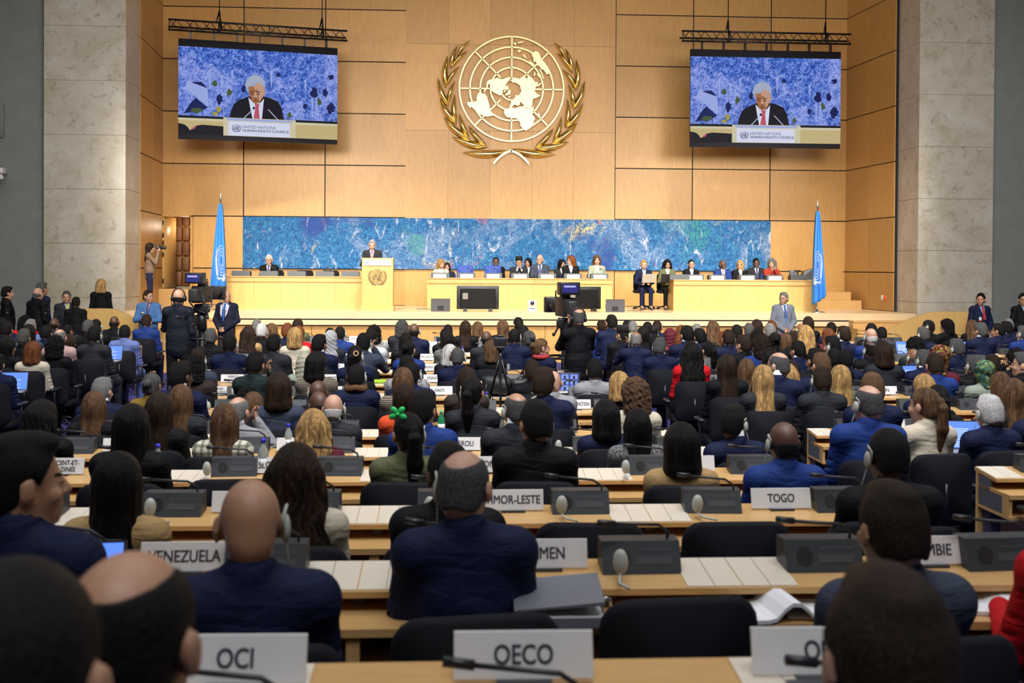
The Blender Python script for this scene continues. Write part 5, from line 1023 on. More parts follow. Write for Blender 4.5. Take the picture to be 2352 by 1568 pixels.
# ---------------------------------------------------------------- bodies grown from a distance field
class SDF:
    def __init__(s, lo, hi, h):
        s.lo = np.array(lo, float); s.h = h; n = np.ceil((np.array(hi)-s.lo)/h).astype(int)+1; s.n = n
        s.ax = [s.lo[i]+h*np.arange(n[i]) for i in range(3)]; s.d = np.full(n, .12, np.float32)
    def win(s, lo, hi):
        sl = []
        for i in range(3):
            a = max(0, int((lo[i]-s.lo[i])/s.h)); b = min(s.n[i], int((hi[i]-s.lo[i])/s.h)+2); sl.append(slice(a, max(a, b)))
        sl = tuple(sl); g = np.meshgrid(*[s.ax[i][sl[i]] for i in range(3)], indexing='ij', sparse=True); return sl, g
    def put(s, lo, hi, fn, k=.02, mode='u', xf=None):
        pad = .06+k; sl, g = s.win([x-pad for x in lo], [x+pad for x in hi])
        if any(q.stop <= q.start for q in sl): return s
        x, y, z = g
        if xf is not None: R, c = xf; x, y, z = [R[0][i]*(x-c[0])+R[1][i]*(y-c[1])+R[2][i]*(z-c[2]) for i in range(3)]
        e = fn(x, y, z); d = s.d[sl]
        if mode == 'u': hh = np.clip(.5+.5*(d-e)/k, 0, 1); s.d[sl] = d+(e-d)*hh-k*hh*(1-hh)
        elif mode == 's': e = -e; hh = np.clip(.5-.5*(d-e)/k, 0, 1); s.d[sl] = d+(e-d)*hh+k*hh*(1-hh)
        elif mode == 'i': hh = np.clip(.5-.5*(d-e)/k, 0, 1); s.d[sl] = d+(e-d)*hh+k*hh*(1-hh)
        return s
    def bb(s, pts, r): P_ = np.array(pts); return P_.min(0)-r, P_.max(0)+r
    def cone(s, a, b, ra, rb, k=.02, mode='u', sq=(1, 1, 1), xf=None):
        a, b = np.array(a, float), np.array(b, float); ba = b-a; L2 = float(ba@ba)+1e-9
        def fn(x, y, z):
            px, py, pz = x-a[0], y-a[1], z-a[2]; t = np.clip((px*ba[0]+py*ba[1]+pz*ba[2])/L2, 0, 1)
            return np.sqrt(((px-ba[0]*t)/sq[0])**2+((py-ba[1]*t)/sq[1])**2+((pz-ba[2]*t)/sq[2])**2)-(ra+(rb-ra)*t)
        pts = [a, b]
        if xf is not None: R, c = xf; R = np.array(R); pts = [R@p+np.array(c) for p in pts]
        lo, hi = s.bb(pts, max(ra, rb)*max(sq)); return s.put(lo, hi, fn, k, mode, xf)
    def ell(s, c, r, k=.02, mode='u', xf=None):
        c = np.array(c, float)
        def fn(x, y, z):
            q0, q1, q2 = (x-c[0])/r[0], (y-c[1])/r[1], (z-c[2])/r[2]; k0 = np.sqrt(q0*q0+q1*q1+q2*q2); k1 = np.sqrt((q0/r[0])**2+(q1/r[1])**2+(q2/r[2])**2)+1e-6; return k0*(k0-1)/k1
        p = c
        if xf is not None: p = np.array(xf[0])@c+np.array(xf[1])
        return s.put(p-max(r), p+max(r), fn, k, mode, xf)
    def all(s, fn, k=.01, mode='i'): return s.put(s.lo, s.lo+s.h*s.n, fn, k, mode)
    def mesh(s, name, mats, matfn=None):
        d = s.d; n = d.shape; ins = d < 0; cnt = np.zeros([q-1 for q in n], np.int8); acc = np.zeros([q-1 for q in n]+[3], np.float32); num = np.zeros([q-1 for q in n], np.float32)
        for i in (0, 1):
            for j in (0, 1):
                for k in (0, 1): cnt += ins[i:n[0]-1+i, j:n[1]-1+j, k:n[2]-1+k]
        act = (cnt > 0) & (cnt < 8); I = np.argwhere(act); idx = np.full(act.shape, -1, np.int64); idx[act] = np.arange(len(I))
        C = {}
        for i in (0, 1):
            for j in (0, 1):
                for k in (0, 1): C[(i, j, k)] = d[I[:, 0]+i, I[:, 1]+j, I[:, 2]+k]
        pos = np.zeros((len(I), 3)); w = np.zeros(len(I))
        for a in range(3):
            for u in (0, 1):
                for v in (0, 1):
                    p0 = [u, v]; p0.insert(a, 0); p1 = list(p0); p1[a] = 1; d0, d1 = C[tuple(p0)], C[tuple(p1)]; cr = (d0 < 0) != (d1 < 0)
                    t = np.where(cr, d0/np.where(cr, d0-d1, 1), 0); q = np.tile(np.array(p0, float), (len(I), 1)); q[:, a] = t; pos[cr] += q[cr]; w[cr] += 1
        V = s.lo+(I+pos/w[:, None])*s.h; Q = []
        for a in range(3):
            b, c = (a+1) % 3, (a+2) % 3; sl0 = [slice(None)]*3; sl1 = [slice(None)]*3; sl0[a] = slice(0, n[a]-1); sl1[a] = slice(1, n[a])
            s0, s1 = ins[tuple(sl0)], ins[tuple(sl1)]; E_ = np.argwhere(s0 != s1); ok = (E_[:, b] > 0) & (E_[:, c] > 0) & (E_[:, b] < n[b]-1) & (E_[:, c] < n[c]-1); E_ = E_[ok]
            f = s0[tuple(E_.T)]; qs = []
            for db, dc in ((-1, -1), (0, -1), (0, 0), (-1, 0)): e2 = E_.copy(); e2[:, b] += db; e2[:, c] += dc; qs.append(idx[tuple(e2.T)])
            q = np.stack(qs, 1); q[~f] = q[~f][:, ::-1]; Q.append(q)
        Q = np.concatenate(Q); me = bpy.data.meshes.new(name); me.vertices.add(len(V)); me.vertices.foreach_set('co', V.astype(np.float32).ravel()); me.loops.add(len(Q)*4); me.loops.foreach_set('vertex_index', Q.astype(np.int32).ravel())
        me.polygons.add(len(Q)); me.polygons.foreach_set('loop_start', np.arange(0, len(Q)*4, 4, dtype=np.int32))
        for x in mats: me.materials.append(x)
        if matfn is not None: me.polygons.foreach_set('material_index', matfn(V[Q].mean(1)).astype(np.int32))
        me.polygons.foreach_set('use_smooth', np.ones(len(Q), bool)); me.update(calc_edges=True); me.validate(); return me
def rotm(yaw, pitch=0, roll=0): return np.array(Matrix.Rotation(yaw, 3, 'Z') @ Matrix.Rotation(pitch, 3, 'X') @ Matrix.Rotation(roll, 3, 'Y'))
HEADTOP = .128
def head_into(S, xf, fem=False):
    j = .92 if fem else 1.0
    S.ell((0, -.012, .032), (.077, .098, .095), .02, xf=xf); S.ell((0, .028, -.045), (.060*j, .068, .074), .035, xf=xf); S.ell((0, .072, -.098), (.026*j, .022, .018), .025, xf=xf)
    S.ell((0, -.06, -.03), (.058, .05, .06), .03, xf=xf)
    S.cone((-.03, .082, .022), (.03, .082, .022), .011, .011, .014, xf=xf)
    for s in (-1, 1):
        S.ell((s*.032, .104, .004), (.017, .014, .011), .010, 's', xf=xf); S.ell((s*.043, .07, -.03), (.022, .02, .02), .02, xf=xf)
        S.ell((s*.031, .083, .003), (.013, .012, .012), .003, xf=xf)
        S.ell((s*.086, -.008, -.004), (.010, .024, .036), .008, xf=xf); S.cone((s*.082, .002, -.025), (s*.074, .002, -.032), .007, .006, .006, xf=xf)
    S.cone((0, .094, .012), (0, .114, -.024), .009, .013, .008, xf=xf); S.cone((-.012, .104, -.030), (.012, .104, -.030), .008, .008, .006, xf=xf)
    S.cone((-.018, .094, -.060), (.018, .094, -.060), .007, .007, .006, xf=xf); S.cone((-.015, .092, -.072), (.015, .092, -.072), .008, .008, .006, xf=xf)
    S.cone((-.017, .105, -.066), (.017, .105, -.066), .0025, .0025, .004, 's', xf=xf)
def face_mat(xf):
    R, c = np.array(xf[0]), np.array(xf[1])
    def fn(C):
        L = (C-c)@R; m = np.zeros(len(C), int); x, y, z = np.abs(L[:, 0]), L[:, 1], L[:, 2]
        m[(np.hypot((x-.031)/1.3, (z-.003)/.75) < .0085) & (y > .08)] = 1; m[(x < .021) & (z < -.055) & (z > -.078) & (y > .09)] = 2
        m[(np.abs(x-.031) < .02) & (np.abs(z-.0235+(x-.031)*.1) < .0045) & (y > .07)] = 1; return m
    return fn
def hand_mesh_into(mb, wrist, direc, palmn, side, curl=.5, sc=1.0):
    """palm, four jointed fingers and a thumb at the wrist; direc points to the fingertips, palmn out of the palm"""
    d = Vector(direc).normalized(); n = Vector(palmn); n = (n-d*n.dot(d)).normalized(); a = d.cross(n)*side; W = Vector(wrist)
    S = SDF((-.055, -.03, -.075), (.075, .19, .04), .0042)
    S.cone((0, 0, 0), (0, .075, 0), .026, .032, .01, sq=(1.25, 1, .48))
    for i, (x, ln) in enumerate(((-.030, .066), (-.010, .076), (.011, .070), (.030, .054))):
        p = np.array([x, .085-.004*abs(i-1.3), 0.]); an = .2+curl*.5
        for q, r in ((.45, .0088), (.32, .0080), (.25, .0072)):
            e = p+np.array([x*.1, math.cos(an), -math.sin(an)])*ln*q; S.cone(p, e, r, r*.93, .004); p = e; an += curl*.75
    S.cone((-.024, .018, -.004), (-.050, .052, -.016), .0125, .0105, .008); S.cone((-.050, .052, -.016), (-.052, .085, -.030), .0100, .0082, .004)
    me = S.mesh('hand', [SKIN]); M = Matrix((a, d, n)).transposed() if False else None
    vs = [W+(a*v.co.x+d*v.co.y+n*v.co.z)*sc for v in me.vertices]; fl = (a.cross(d)).dot(n) < 0
    mb.add(vs, [tuple(p.vertices)[::-1] if fl else tuple(p.vertices) for p in me.polygons], 0, True); bpy.data.meshes.remove(me)
def sitting(fem=False, arms='desk', lean=0.0):
    w = .146 if fem else .160; J = dict(neck=(0, -.015+lean, 1.05), head=(0, .012+lean*1.3, 1.172), sh=[(s*w, -.02+lean*.9, .975) for s in (-1, 1)], hip=[(s*.095, 0, .53) for s in (-1, 1)], knee=[(s*.12, .43, .52) for s in (-1, 1)], ank=[(s*.12, .40, .09) for s in (-1, 1)], toe=[(s*.13, .55, .04) for s in (-1, 1)], chest=(0, 0+lean*.6, .84), belly=(0, 0, .62))
    J['elb'] = [(s*(w+.045), .07+lean, .70) for s in (-1, 1)]; J['wri'] = [(s*.13, .27, .775) for s in (-1, 1)]; J['hd'] = [((-s*.45, 1, -.05), (0, .1, -1)) for s in (-1, 1)]
    if arms == 'ear_r': J['elb'][1] = (.27, .15, .85); J['wri'][1] = (.135, .07, 1.10); J['hd'][1] = ((-.35, -.1, 1), (-1, 0, 0))
    if arms == 'ear_l': J['elb'][0] = (-.27, .15, .85); J['wri'][0] = (-.135, .07, 1.10); J['hd'][0] = ((.35, -.1, 1), (1, 0, 0))
    if arms == 'chin': J['elb'] = [(s*.20, .2, .80) for s in (-1, 1)]; J['wri'] = [(s*.045, .17, 1.0) for s in (-1, 1)]; J['hd'] = [((-s*.4, -.1, 1), (-s, -.2, 0)) for s in (-1, 1)]
    if arms == 'lap': J['elb'] = [(s*.235, .06, .72) for s in (-1, 1)]; J['wri'] = [(s*.10, .28, .66) for s in (-1, 1)]
    return J
def standing(fem=False, arms='side'):
    w = .145 if fem else .162; J = dict(neck=(0, -.02, 1.46), head=(0, .01, 1.585), sh=[(s*w, -.02, 1.385) for s in (-1, 1)], hip=[(s*.095, 0, .90) for s in (-1, 1)], knee=[(s*.105, .01, .49) for s in (-1, 1)], ank=[(s*.11, -.02, .09) for s in (-1, 1)], toe=[(s*.13, .14, .035) for s in (-1, 1)], chest=(0, 0, 1.24), belly=(0, 0, 1.02))
    J['elb'] = [(s*(w+.055), -.03, 1.10) for s in (-1, 1)]; J['wri'] = [(s*(w+.055), .05, .87) for s in (-1, 1)]; J['hd'] = [((0, .15, -1), (-s, 0, 0)) for s in (-1, 1)]
    if arms == 'clasp': J['elb'] = [(s*(w+.085), .0, 1.11) for s in (-1, 1)]; J['wri'] = [(s*.075, .2, .95) for s in (-1, 1)]; J['hd'] = [((-s*.9, .35, -.45), (0, -1, 0)) for s in (-1, 1)]
    if arms == 'fold': J['elb'] = [(s*(w+.075), .08, 1.12) for s in (-1, 1)]; J['wri'] = [(s*.04, .22, 1.13+s*.02) for s in (-1, 1)]; J['hd'] = [((-s, .1, 0), (0, -1, 0)) for s in (-1, 1)]
    if arms == 'photo': J['elb'] = [(s*(w+.06), .16, 1.20) for s in (-1, 1)]; J['wri'] = [(s*.085, .22, 1.50) for s in (-1, 1)]; J['hd'] = [((-s*.4, .1, 1), (-s, .3, 0)) for s in (-1, 1)]
    if arms == 'phone': J['elb'][0] = (-w-.10, .12, 1.13); J['wri'][0] = (-.13, .12, 1.45); J['hd'][0] = ((.3, .1, 1), (1, 0, 0))
    if arms == 'lectern': J['elb'] = [(s*(w+.085), .02, 1.10) for s in (-1, 1)]; J['wri'] = [(s*.2, .28, 1.06) for s in (-1, 1)]; J['hd'] = [((-s*.2, 1, -.1), (0, 0, -1)) for s in (-1, 1)]
    return J
def build(J, fem, yaw=0.0, pitch=0.0, legs=True, coat=0.0, skirt=False, h=.0105, hands=True, sleeves=True):
    """continuous body, upper garment, trousers"""
    xf = (rotm(yaw, pitch), J['head']); sc = .9 if fem else 1.0; stand = J['hip'][0][2] > .7
    zt = 0; lo = (-.36, -.24, -.01); hi = (.36, .70 if not stand else .42, J['head'][2]+.17)
    B = SDF(lo, hi, h); head_into(B, xf, fem)
    nk = np.array(J['neck']); hd = np.array(J['head']); ch, be = np.array(J['chest']), np.array(J['belly'])
    B.cone(hd+np.array([0, -.03, -.05]), nk+np.array([0, 0, -.03]), .050*sc, .054*sc, .025)
    def torso(S, o, k=.05):
        S.cone(J['sh'][0], J['sh'][1], .058*sc+o, .058*sc+o, .04)
        for s in (0, 1): S.cone(nk+np.array([0, 0, -.02]), J['sh'][s], .050*sc+o*.8, .05*sc+o, .05)
        S.ell(ch, (.165*sc+o, .112*sc+o, .19+o), k); S.ell((ch+be)/2+np.array([0, .01, 0]), (.150*sc+o, .118*sc+o, .18+o), k); S.ell(be, (.160*sc+o, .122+o, .14+o), k)
        if fem:
            for s in (-1, 1): S.ell(ch+np.array([s*.065, .075, .0]), (.055+o, .055+o, .06+o), .04)
    torso(B, -.012)
    for s in (0, 1):
        B.cone(J['sh'][s], J['elb'][s], .050*sc, .042*sc, .03); B.cone(J['elb'][s], J['wri'][s], .042*sc, .028*sc, .015)
        B.cone(J['hip'][s], J['knee'][s], .080*sc, .055*sc, .03); B.cone(J['knee'][s], J['ank'][s], .055*sc, .036*sc, .02); B.cone(J['ank'][s], J['toe'][s], .036, .03, .02)
    bm = B.mesh('body', [SKIN, EYED, LIPS], face_mat(xf))
    if hands:
        mb = MB(); mb.add([tuple(v.co) for v in bm.vertices], [tuple(p.vertices) for p in bm.polygons], 0, True); mb.m = [p.material_index for p in bm.polygons]
        for s in (0, 1):
            d, n = J['hd'][s]; hand_mesh_into(mb, Vector(J['wri'][s])-Vector(d).normalized()*.012, d, n, (1, -1)[s], .6, .98*sc)
        bm = mb.mesh('body', [SKIN, EYED, LIPS])
    # upper garment
    G = SDF(lo, hi, h); torso(G, .012)
    for s in (0, 1):
        G.cone(J['sh'][s], J['elb'][s], .066*sc, .056*sc, .03)
        if sleeves: G.cone(J['elb'][s], J['wri'][s], .055*sc, .040*sc, .015)
    if coat or stand:
        zb = J['hip'][0][2]-(.08+coat); G.cone(be, (0, 0, zb+.12), .165*sc, .168*sc, .05, sq=(1.08, .82, 1))
    # collar, neck opening
    G.cone(nk+np.array([0, -.012, .012]), nk+np.array([0, -.005, -.03]), .070*sc, .078*sc, .012); 
    G.cone(nk+np.array([0, .004, .10]), nk+np.array([0, .0, -.055]), .056*sc, .054*sc, .006, 's')
    v0 = J['chest'][2]+.03; G.cone(nk+np.array([0, .09, .03]), (0, ch[1]+.155, v0-.06), .066, .008, .01, 's')
    wr = [np.array(J['wri'][s])+.0 for s in (0, 1)]
    rng = np.random.RandomState(3)
    for q in range(9):   # soft folds across the back and at the elbows
        z = be[2]+.05+.06*q; a = rng.uniform(-.5, .5); G.cone((-.13, -.155+a*.02, z+a*.06), (.13, -.155-a*.02, z-a*.06), .018, .014, .03, 's') if q % 3 == 1 else None
    for s in (0, 1):
        e = np.array(J['elb'][s]); sh_ = np.array(J['sh'][s])
        for t in (.55, .75, .9): p = sh_+(e-sh_)*t; G.ell(p+np.array([(-1, 1)[s]*.062, -.03, 0]), (.03, .05, .007), .012, 's')
    gm = G.mesh('jacket', [SUIT])
    T = SDF(lo, hi, h); T.ell(be+np.array([0, .0, -.07]), (.168*sc, .130, .11), .04)
    for s in (0, 1):
        T.cone(J['hip'][s], J['knee'][s], .094*sc, .070*sc, .04); T.cone(J['knee'][s], np.array(J['ank'][s])+np.array([0, 0, .0]), .068*sc, .056*sc, .02)
    tm = T.mesh('trousers', [SUIT])
    S2 = MB()
    for s in (0, 1): a, t_ = J['ank'][s], J['toe'][s]; S2.tube([(a[0], a[1]-.06, .035), (a[0], a[1], .05), ((a[0]+t_[0])/2, (a[1]+t_[1])/2, .045), (t_[0], t_[1], .03), (t_[0], t_[1]+.04, .022)], [.03, .042, .044, .04, .018], 10)
    sm = S2.mesh('shoes', BLACK)
    C = MB(); nv = Vector(nk); N = 20; vs = []
    for r, z in ((.057*sc, .0), (.056*sc, .076), (.060*sc, .076), (.062*sc, .0)): vs += [(nv.x+r*math.sin(2*math.pi*k/N), nv.y-.004+r*math.cos(2*math.pi*k/N)*1.02, nv.z+z-.022*math.cos(2*math.pi*k/N)) for k in range(N)]
    C.add(vs, [(i*N+k, i*N+(k+1) % N, (i+1)*N+(k+1) % N, (i+1)*N+k) for i in range(3) for k in range(N)], 0, True); cm = C.mesh('shirt_collar', SHIRT)
    return dict(body=bm, jacket=gm, trousers=tm, shoes=sm, collar=cm, head=Vector(J['head']), yaw=yaw, pitch=pitch, top=J['head'][2]+HEADTOP*math.cos(pitch), J=J, fem=fem, bvh=None)
# ---------------------------------------------------------------- hair and headgear, in head space
def headsdf(x, y, z, o):
    def e(c, r): 
        q0, q1, q2 = (x-c[0])/r[0], (y-c[1])/r[1], (z-c[2])/r[2]; k0 = np.sqrt(q0*q0+q1*q1+q2*q2); return k0*(k0-1)/(np.sqrt((q0/r[0])**2+(q1/r[1])**2+(q2/r[2])**2)+1e-6)
    a, b = e((0, -.012, .032), (.077+o, .098+o, .095+o)), e((0, -.055, -.03), (.061+o, .058+o, .064+o)); hh = np.clip(.5+.5*(b-a)/.03, 0, 1); return b+(a-b)*hh-.03*hh*(1-hh)
def strands(x, y, z, a, f=34): th_ = np.arctan2(x, -y-.02); return a*np.sin(th_*f+4*np.sin(z*23+th_*2))*(.6+.4*np.sin(th_*11+z*17))
def hair(style):
    lo, hi = (-.19, -.24, -.48), (.19, .17, .24); h = .0062; S = SDF(lo, hi, h)
    X = lambda o, a=.0012, f=34: (lambda x, y, z: headsdf(x, y, z, o)+strands(x, y, z, a, f))
    front = lambda x, y, z: y-.030-.50*z+.25*np.maximum(np.abs(x)-.045, 0)
    nape = lambda k=0: (lambda x, y, z: -(z+.075+k-.34*(y+.09)-.018*np.cos(x*40)))
    b = [(-.13, -.15, -.13), (.13, .13, .18)]
    if style in ('s', 'z', 'g', 'k'):
        S.put(*b, X({'s': .013, 'z': .005, 'g': .0055, 'k': .010}[style], .0018 if style == 's' else .0006), .004)
        if style == 's': S.ell((.008, .045, .112), (.050, .05, .026), .025); S.ell((0, -.02, .112), (.045, .075, .028), .03)
        S.all(front, .008); S.all(nape(-.020), .012)
        for s in (-1, 1): S.ell((s*.094, .004, -.012), (.032, .032, .044), .006, 's')
        if style == 'g': S.ell((0, -.022, .135), (.063, .098, .070), .012, 's'); S.ell((0, .09, .08), (.07, .07, .06), .012, 's'); S.all(nape(-.02), .012)
        if style == 'k': pass
    elif style == 'b':
        S.put(*b, X(.0045, 0), .004); S.all(nape(-.012), .012); S.all(lambda x, y, z: z+.005+.25*y+.0*x, .012); S.all(front, .008)
        for s in (-1, 1): S.ell((s*.088, .0, -.005), (.022, .026, .042), .006, 's')
    elif style in ('l', 'w', 'o', 'c', 'h', 't', 'p', 'n'):
        o = {'l': .016, 'w': .022, 'o': .022, 'c': .03, 'p': .009, 'n': .010, 'h': .02, 't': .02}[style]
        S.put((-.15, -.17, -.15), (.15, .15, .2), X(o, .002 if style not in 'ht' else 0), .004)
        if style == 'l':
            S.cone((0, -.055, .0), (0, -.098, -.30), .082, .086, .03, sq=(1.1, .58, 1)); gx, gy, gz = S.ax[0][:, None, None], S.ax[1][None, :, None], S.ax[2][None, None, :]; th_ = np.arctan2(gx, -gy-.02); S.d += (.0022*np.sin(th_*22+2*np.sin(gz*9+th_*3))*np.clip((.1-gz)/.1, 0, 1)).astype(np.float32)
            for s in (-1, 1): S.cone((s*.072, -.01, .0), (s*.085, -.04, -.22), .030, .022, .03)
            S.all(lambda x, y, z: -(z+.345+.012*np.sin(x*95)), .01)
        if style == 'w':
            S.cone((0, -.055, .0), (0, -.10, -.27), .105, .118, .03, sq=(1.2, .66, 1))
            for s in (-1, 1): S.cone((s*.08, -.005, .0), (s*.11, -.03, -.22), .036, .032, .03)
            gx, gy, gz = S.ax[0][:, None, None], S.ax[1][None, :, None], S.ax[2][None, None, :]; th_ = np.arctan2(gx, -gy-.02); lowr = np.clip((.06-gz)/.12, 0, 1)
            S.d += (lowr*(.0045*np.sin(th_*15+2.2*np.sin(gz*30+th_*2)+1.3*np.sin(gz*13-th_*5))+.003*np.sin(th_*31+3*np.sin(gz*44+th_*3)))).astype(np.float32)
            S.all(lambda x, y, z: -(z+.32+.02*np.sin(x*70)), .015)
        if style == 'o':
            S.cone((0, -.045, .02), (0, -.06, -.115), .098, .108, .03, sq=(1.05, .82, 1)); S.all(lambda x, y, z: -(z+.155+.2*y*0+.006*np.sin(x*90)), .02)
        if style == 'c':
            S.cone((0, -.045, .02), (0, -.06, -.10), .10, .105, .03, sq=(1.1, .9, 1)); gx, gy, gz = S.ax[0][:, None, None], S.ax[1][None, :, None], S.ax[2][None, None, :]
            S.d += (.006*np.sin(gx*95+3*np.sin(gz*41+gy*20))*np.sin(gy*88+gx*40+2*np.sin(gz*35))+.006*np.sin(gz*105+gx*60+2*np.sin(gy*50+gx*33))*np.sin(gx*70-gy*66)+.003*np.sin(gx*190+gz*160)*np.sin(gy*200-gz*120)).astype(np.float32); S.all(lambda x, y, z: -(z+.15), .03)
        if style == 'p':
            S.all(nape(-.01), .012); S.ell((0, -.125, .05), (.026, .024, .026), .015)
            for a_, b_, r0, r1 in (((0, -.12, .05), (0, -.145, .0), .022, .033), ((0, -.145, .0), (.006, -.138, -.14), .035, .042), ((.006, -.138, -.14), (-.005, -.115, -.31), .042, .012)): S.cone(a_, b_, r0, r1, .015, sq=(1.15, .8, 1))
            pass
        if style == 'n': S.all(nape(-.01), .012); S.ell((0, -.125, .035), (.048, .038, .045), .012)
        if style == 'h':
            S.cone((0, -.045, .0), (0, -.03, -.17), .095, .112, .03, sq=(1.1, .95, 1)); S.ell((0, -.03, -.22), (.15, .11, .06), .04); gx, gy, gz = S.ax[0][:, None, None], S.ax[1][None, :, None], S.ax[2][None, None, :]
            S.d += (.003*np.sin(gz*110+gx*40+np.abs(gx)*60)).astype(np.float32); S.ell((0, .12, -.02), (.056, .10, .085), .012, 's'); S.cone((0, -.03, -.1), (0, -.03, -.35), .055, .07, .01, 's'); 
        if style == 't':
            S.ell((0, -.055, .075), (.105, .115, .10), .02); S.cone((0, -.08, -.01), (.01, -.10, -.13), .05, .03, .03, sq=(1.3, .7, 1)); gx, gy, gz = S.ax[0][:, None, None], S.ax[1][None, :, None], S.ax[2][None, None, :]
            S.d += (.004*np.sin(gz*80+gx*55+gy*30)).astype(np.float32); S.all(nape(.08), .012)
        if style in 'lwocpn':
            if style in 'pn': S.all(front, .008)
            else: S.ell((0, .13, -.045), (.069, .10, .125), .012, 's'); S.ell((0, .065, -.17), (.076, .095, .15), .02, 's')
            if style in 'pn':
                for s in (-1, 1): S.ell((s*.088, .0, -.014), (.02, .022, .036), .006, 's')
        if style == 't': S.all(front, .008)
    # hollow towards the head so that skin stays in front where the hair ends
    return S.mesh('hair', [CURL if style == 'c' else WRAP if style == 't' else SUIT if style == 'h' else CROP if style in 'zbgsk' else HAIR])
HAIRM = {}
def hairmesh(s):
    if s not in HAIRM: HAIRM[s] = hair(s)
    return HAIRM[s]
m = MB(); m.lathe([(.001, .175), (.085, .172), (.090, .165), (.092, .06), (.088, .06)], (0, -.012, 0), 28)
for i, v_ in enumerate(m.v): m.v[i] = (v_[0]*.98, (v_[1]+.012)*1.18-.012, v_[2]+.02*(v_[1]))
SONGKOK = m.mesh('songkok_cap', mat('velvet_black', (.006, .006, .008), .9))
def earphone(side):
    m = MB(); s = side; m.ell((s*.092, -.004, -.008), (.014, .026, .04), 12); m.tube([(s*.092, .0, .03), (s*.095, -.01, .055), (s*.085, -.03, .03), (s*.086, -.03, -.01)], .004, 6); m.tube([(s*.094, .0, -.045), (s*.10, .02, -.10), (s*.115, .05, -.18), (s*.10, .11, -.28)], .0028, 6); return m.mesh('earphone', GREYP)
EARM = {'l': earphone(-1), 'r': earphone(1)}
m = MB()
for s in (-1, 1):
    m.tube([(s*.033+.021*math.cos(a), .107+.002*math.cos(a), .004+.017*math.sin(a)) for a in [2*math.pi*k/14 for k in range(15)]], .0018, 5, 0, False); m.tube([(s*.054, .107, .008), (s*.083, .03, .012), (s*.084, -.02, .004)], .0018, 5)
m.tube([(-.012, .110, .006), (.012, .110, .006)], .0018, 5); GLASSES = m.mesh('glasses', BLACK)
m = MB(); m.tube([(.098*math.cos(a), -.012, .03+.115*math.sin(a)) for a in [math.pi*k/14 for k in range(15)]], [.010]*15, 8)
for s in (-1, 1): m.tube([(s*.078, -.008, -.005), (s*.108, -.008, -.005)], .040, 14)
m.tube([(-.1, .01, -.03), (-.09, .09, -.06), (-.04, .12, -.065)], .004, 6); HEADSET = m.mesh('headphones', BLACK)
HC = {'K': (.005, .0043, .004), 'D': (.022, .012, .007), 'B': (.10, .055, .028), 'A': (.13, .042, .014), 'Y': (.36, .22, .085), 'G': (.16, .16, .155), 'S': (.065, .065, .065), 'W': (.48, .48, .47), 'M': (.09, .01, .02), 'L': (.30, .30, .31), 'E': (.36, .34, .25), 'F': (.03, .10, .08)}
CC = {'N': (.006, .010, .038), 'K': (.0035, .0035, .005), 'G': (.019, .021, .026), 'L': (.25, .25, .26), 'B': (.012, .035, .17), 'R': (.52, .008, .012), 'E': (.52, .46, .35), 'O': (.10, .105, .05), 'T': (.36, .235, .10), 'S': (.11, .15, .36), 'W': (.6, .6, .62), 'M': (.10, .012, .022), 'D': (.032, .022, .018), 'X': (.22, .14, .02), 'V': (.038, .048, .075), 'U': (.20, .20, .19), 'H': (.4, .4, .4), 'P': (.55, .53, .42), 'A': (.62, .07, .02), 'J': (.27, .31, .24), 'Q': (.42, .28, .26), 'Y': (.24, .20, .15), 'F': (.012, .022, .022)}
SK = {1: (.50, .29, .20), 2: (.40, .22, .13), 3: (.22, .105, .055), 4: (.095, .048, .030)}
HN = {'K': 'black', 'D': 'dark brown', 'B': 'brown', 'A': 'auburn', 'Y': 'blonde', 'G': 'grey', 'S': 'salt-and-pepper', 'W': 'white', 'M': 'burgundy', 'L': 'light grey', 'E': 'beige', 'F': 'green and yellow'}
CN = {'N': 'navy jacket', 'K': 'black top', 'G': 'charcoal jacket', 'L': 'light grey jacket', 'B': 'bright blue jacket', 'R': 'red top', 'E': 'cream jacket', 'O': 'olive jacket', 'T': 'tan jacket', 'S': 'periwinkle suit', 'W': 'white top', 'M': 'burgundy top', 'D': 'dark brown top', 'X': 'mustard jacket', 'V': 'slate jacket', 'U': 'grey tweed jacket', 'H': 'houndstooth jacket', 'P': 'pale plaid blouse', 'A': 'orange-red top', 'J': 'pale green jacket', 'Q': 'pink top', 'Y': 'striped brown top', 'F': 'dark green jacket'}
SN = {'s': '{} short hair', 'z': '{} cropped hair', 'b': 'bald head', 'g': 'balding {} hair', 'l': 'long {} hair', 'w': 'wavy {} hair', 'o': '{} bob', 'c': 'curly {} hair', 'p': '{} ponytail', 'n': '{} bun', 'h': '{} headscarf', 't': '{} headwrap', 'k': 'black songkok cap'}
_gv = {}
def variant(g, cl):
    """the same garment mesh with a patterned cloth"""
    mt = {'U': TWEED, 'H': TWEED, 'P': PLAID, 'Y': STRIPE}.get(cl, SUIT)
    if mt is SUIT: return g
    k = (g.name, mt.name)
    if k not in _gv: c = g.copy(); c.materials[0] = mt; _gv[k] = c
    return _gv[k]
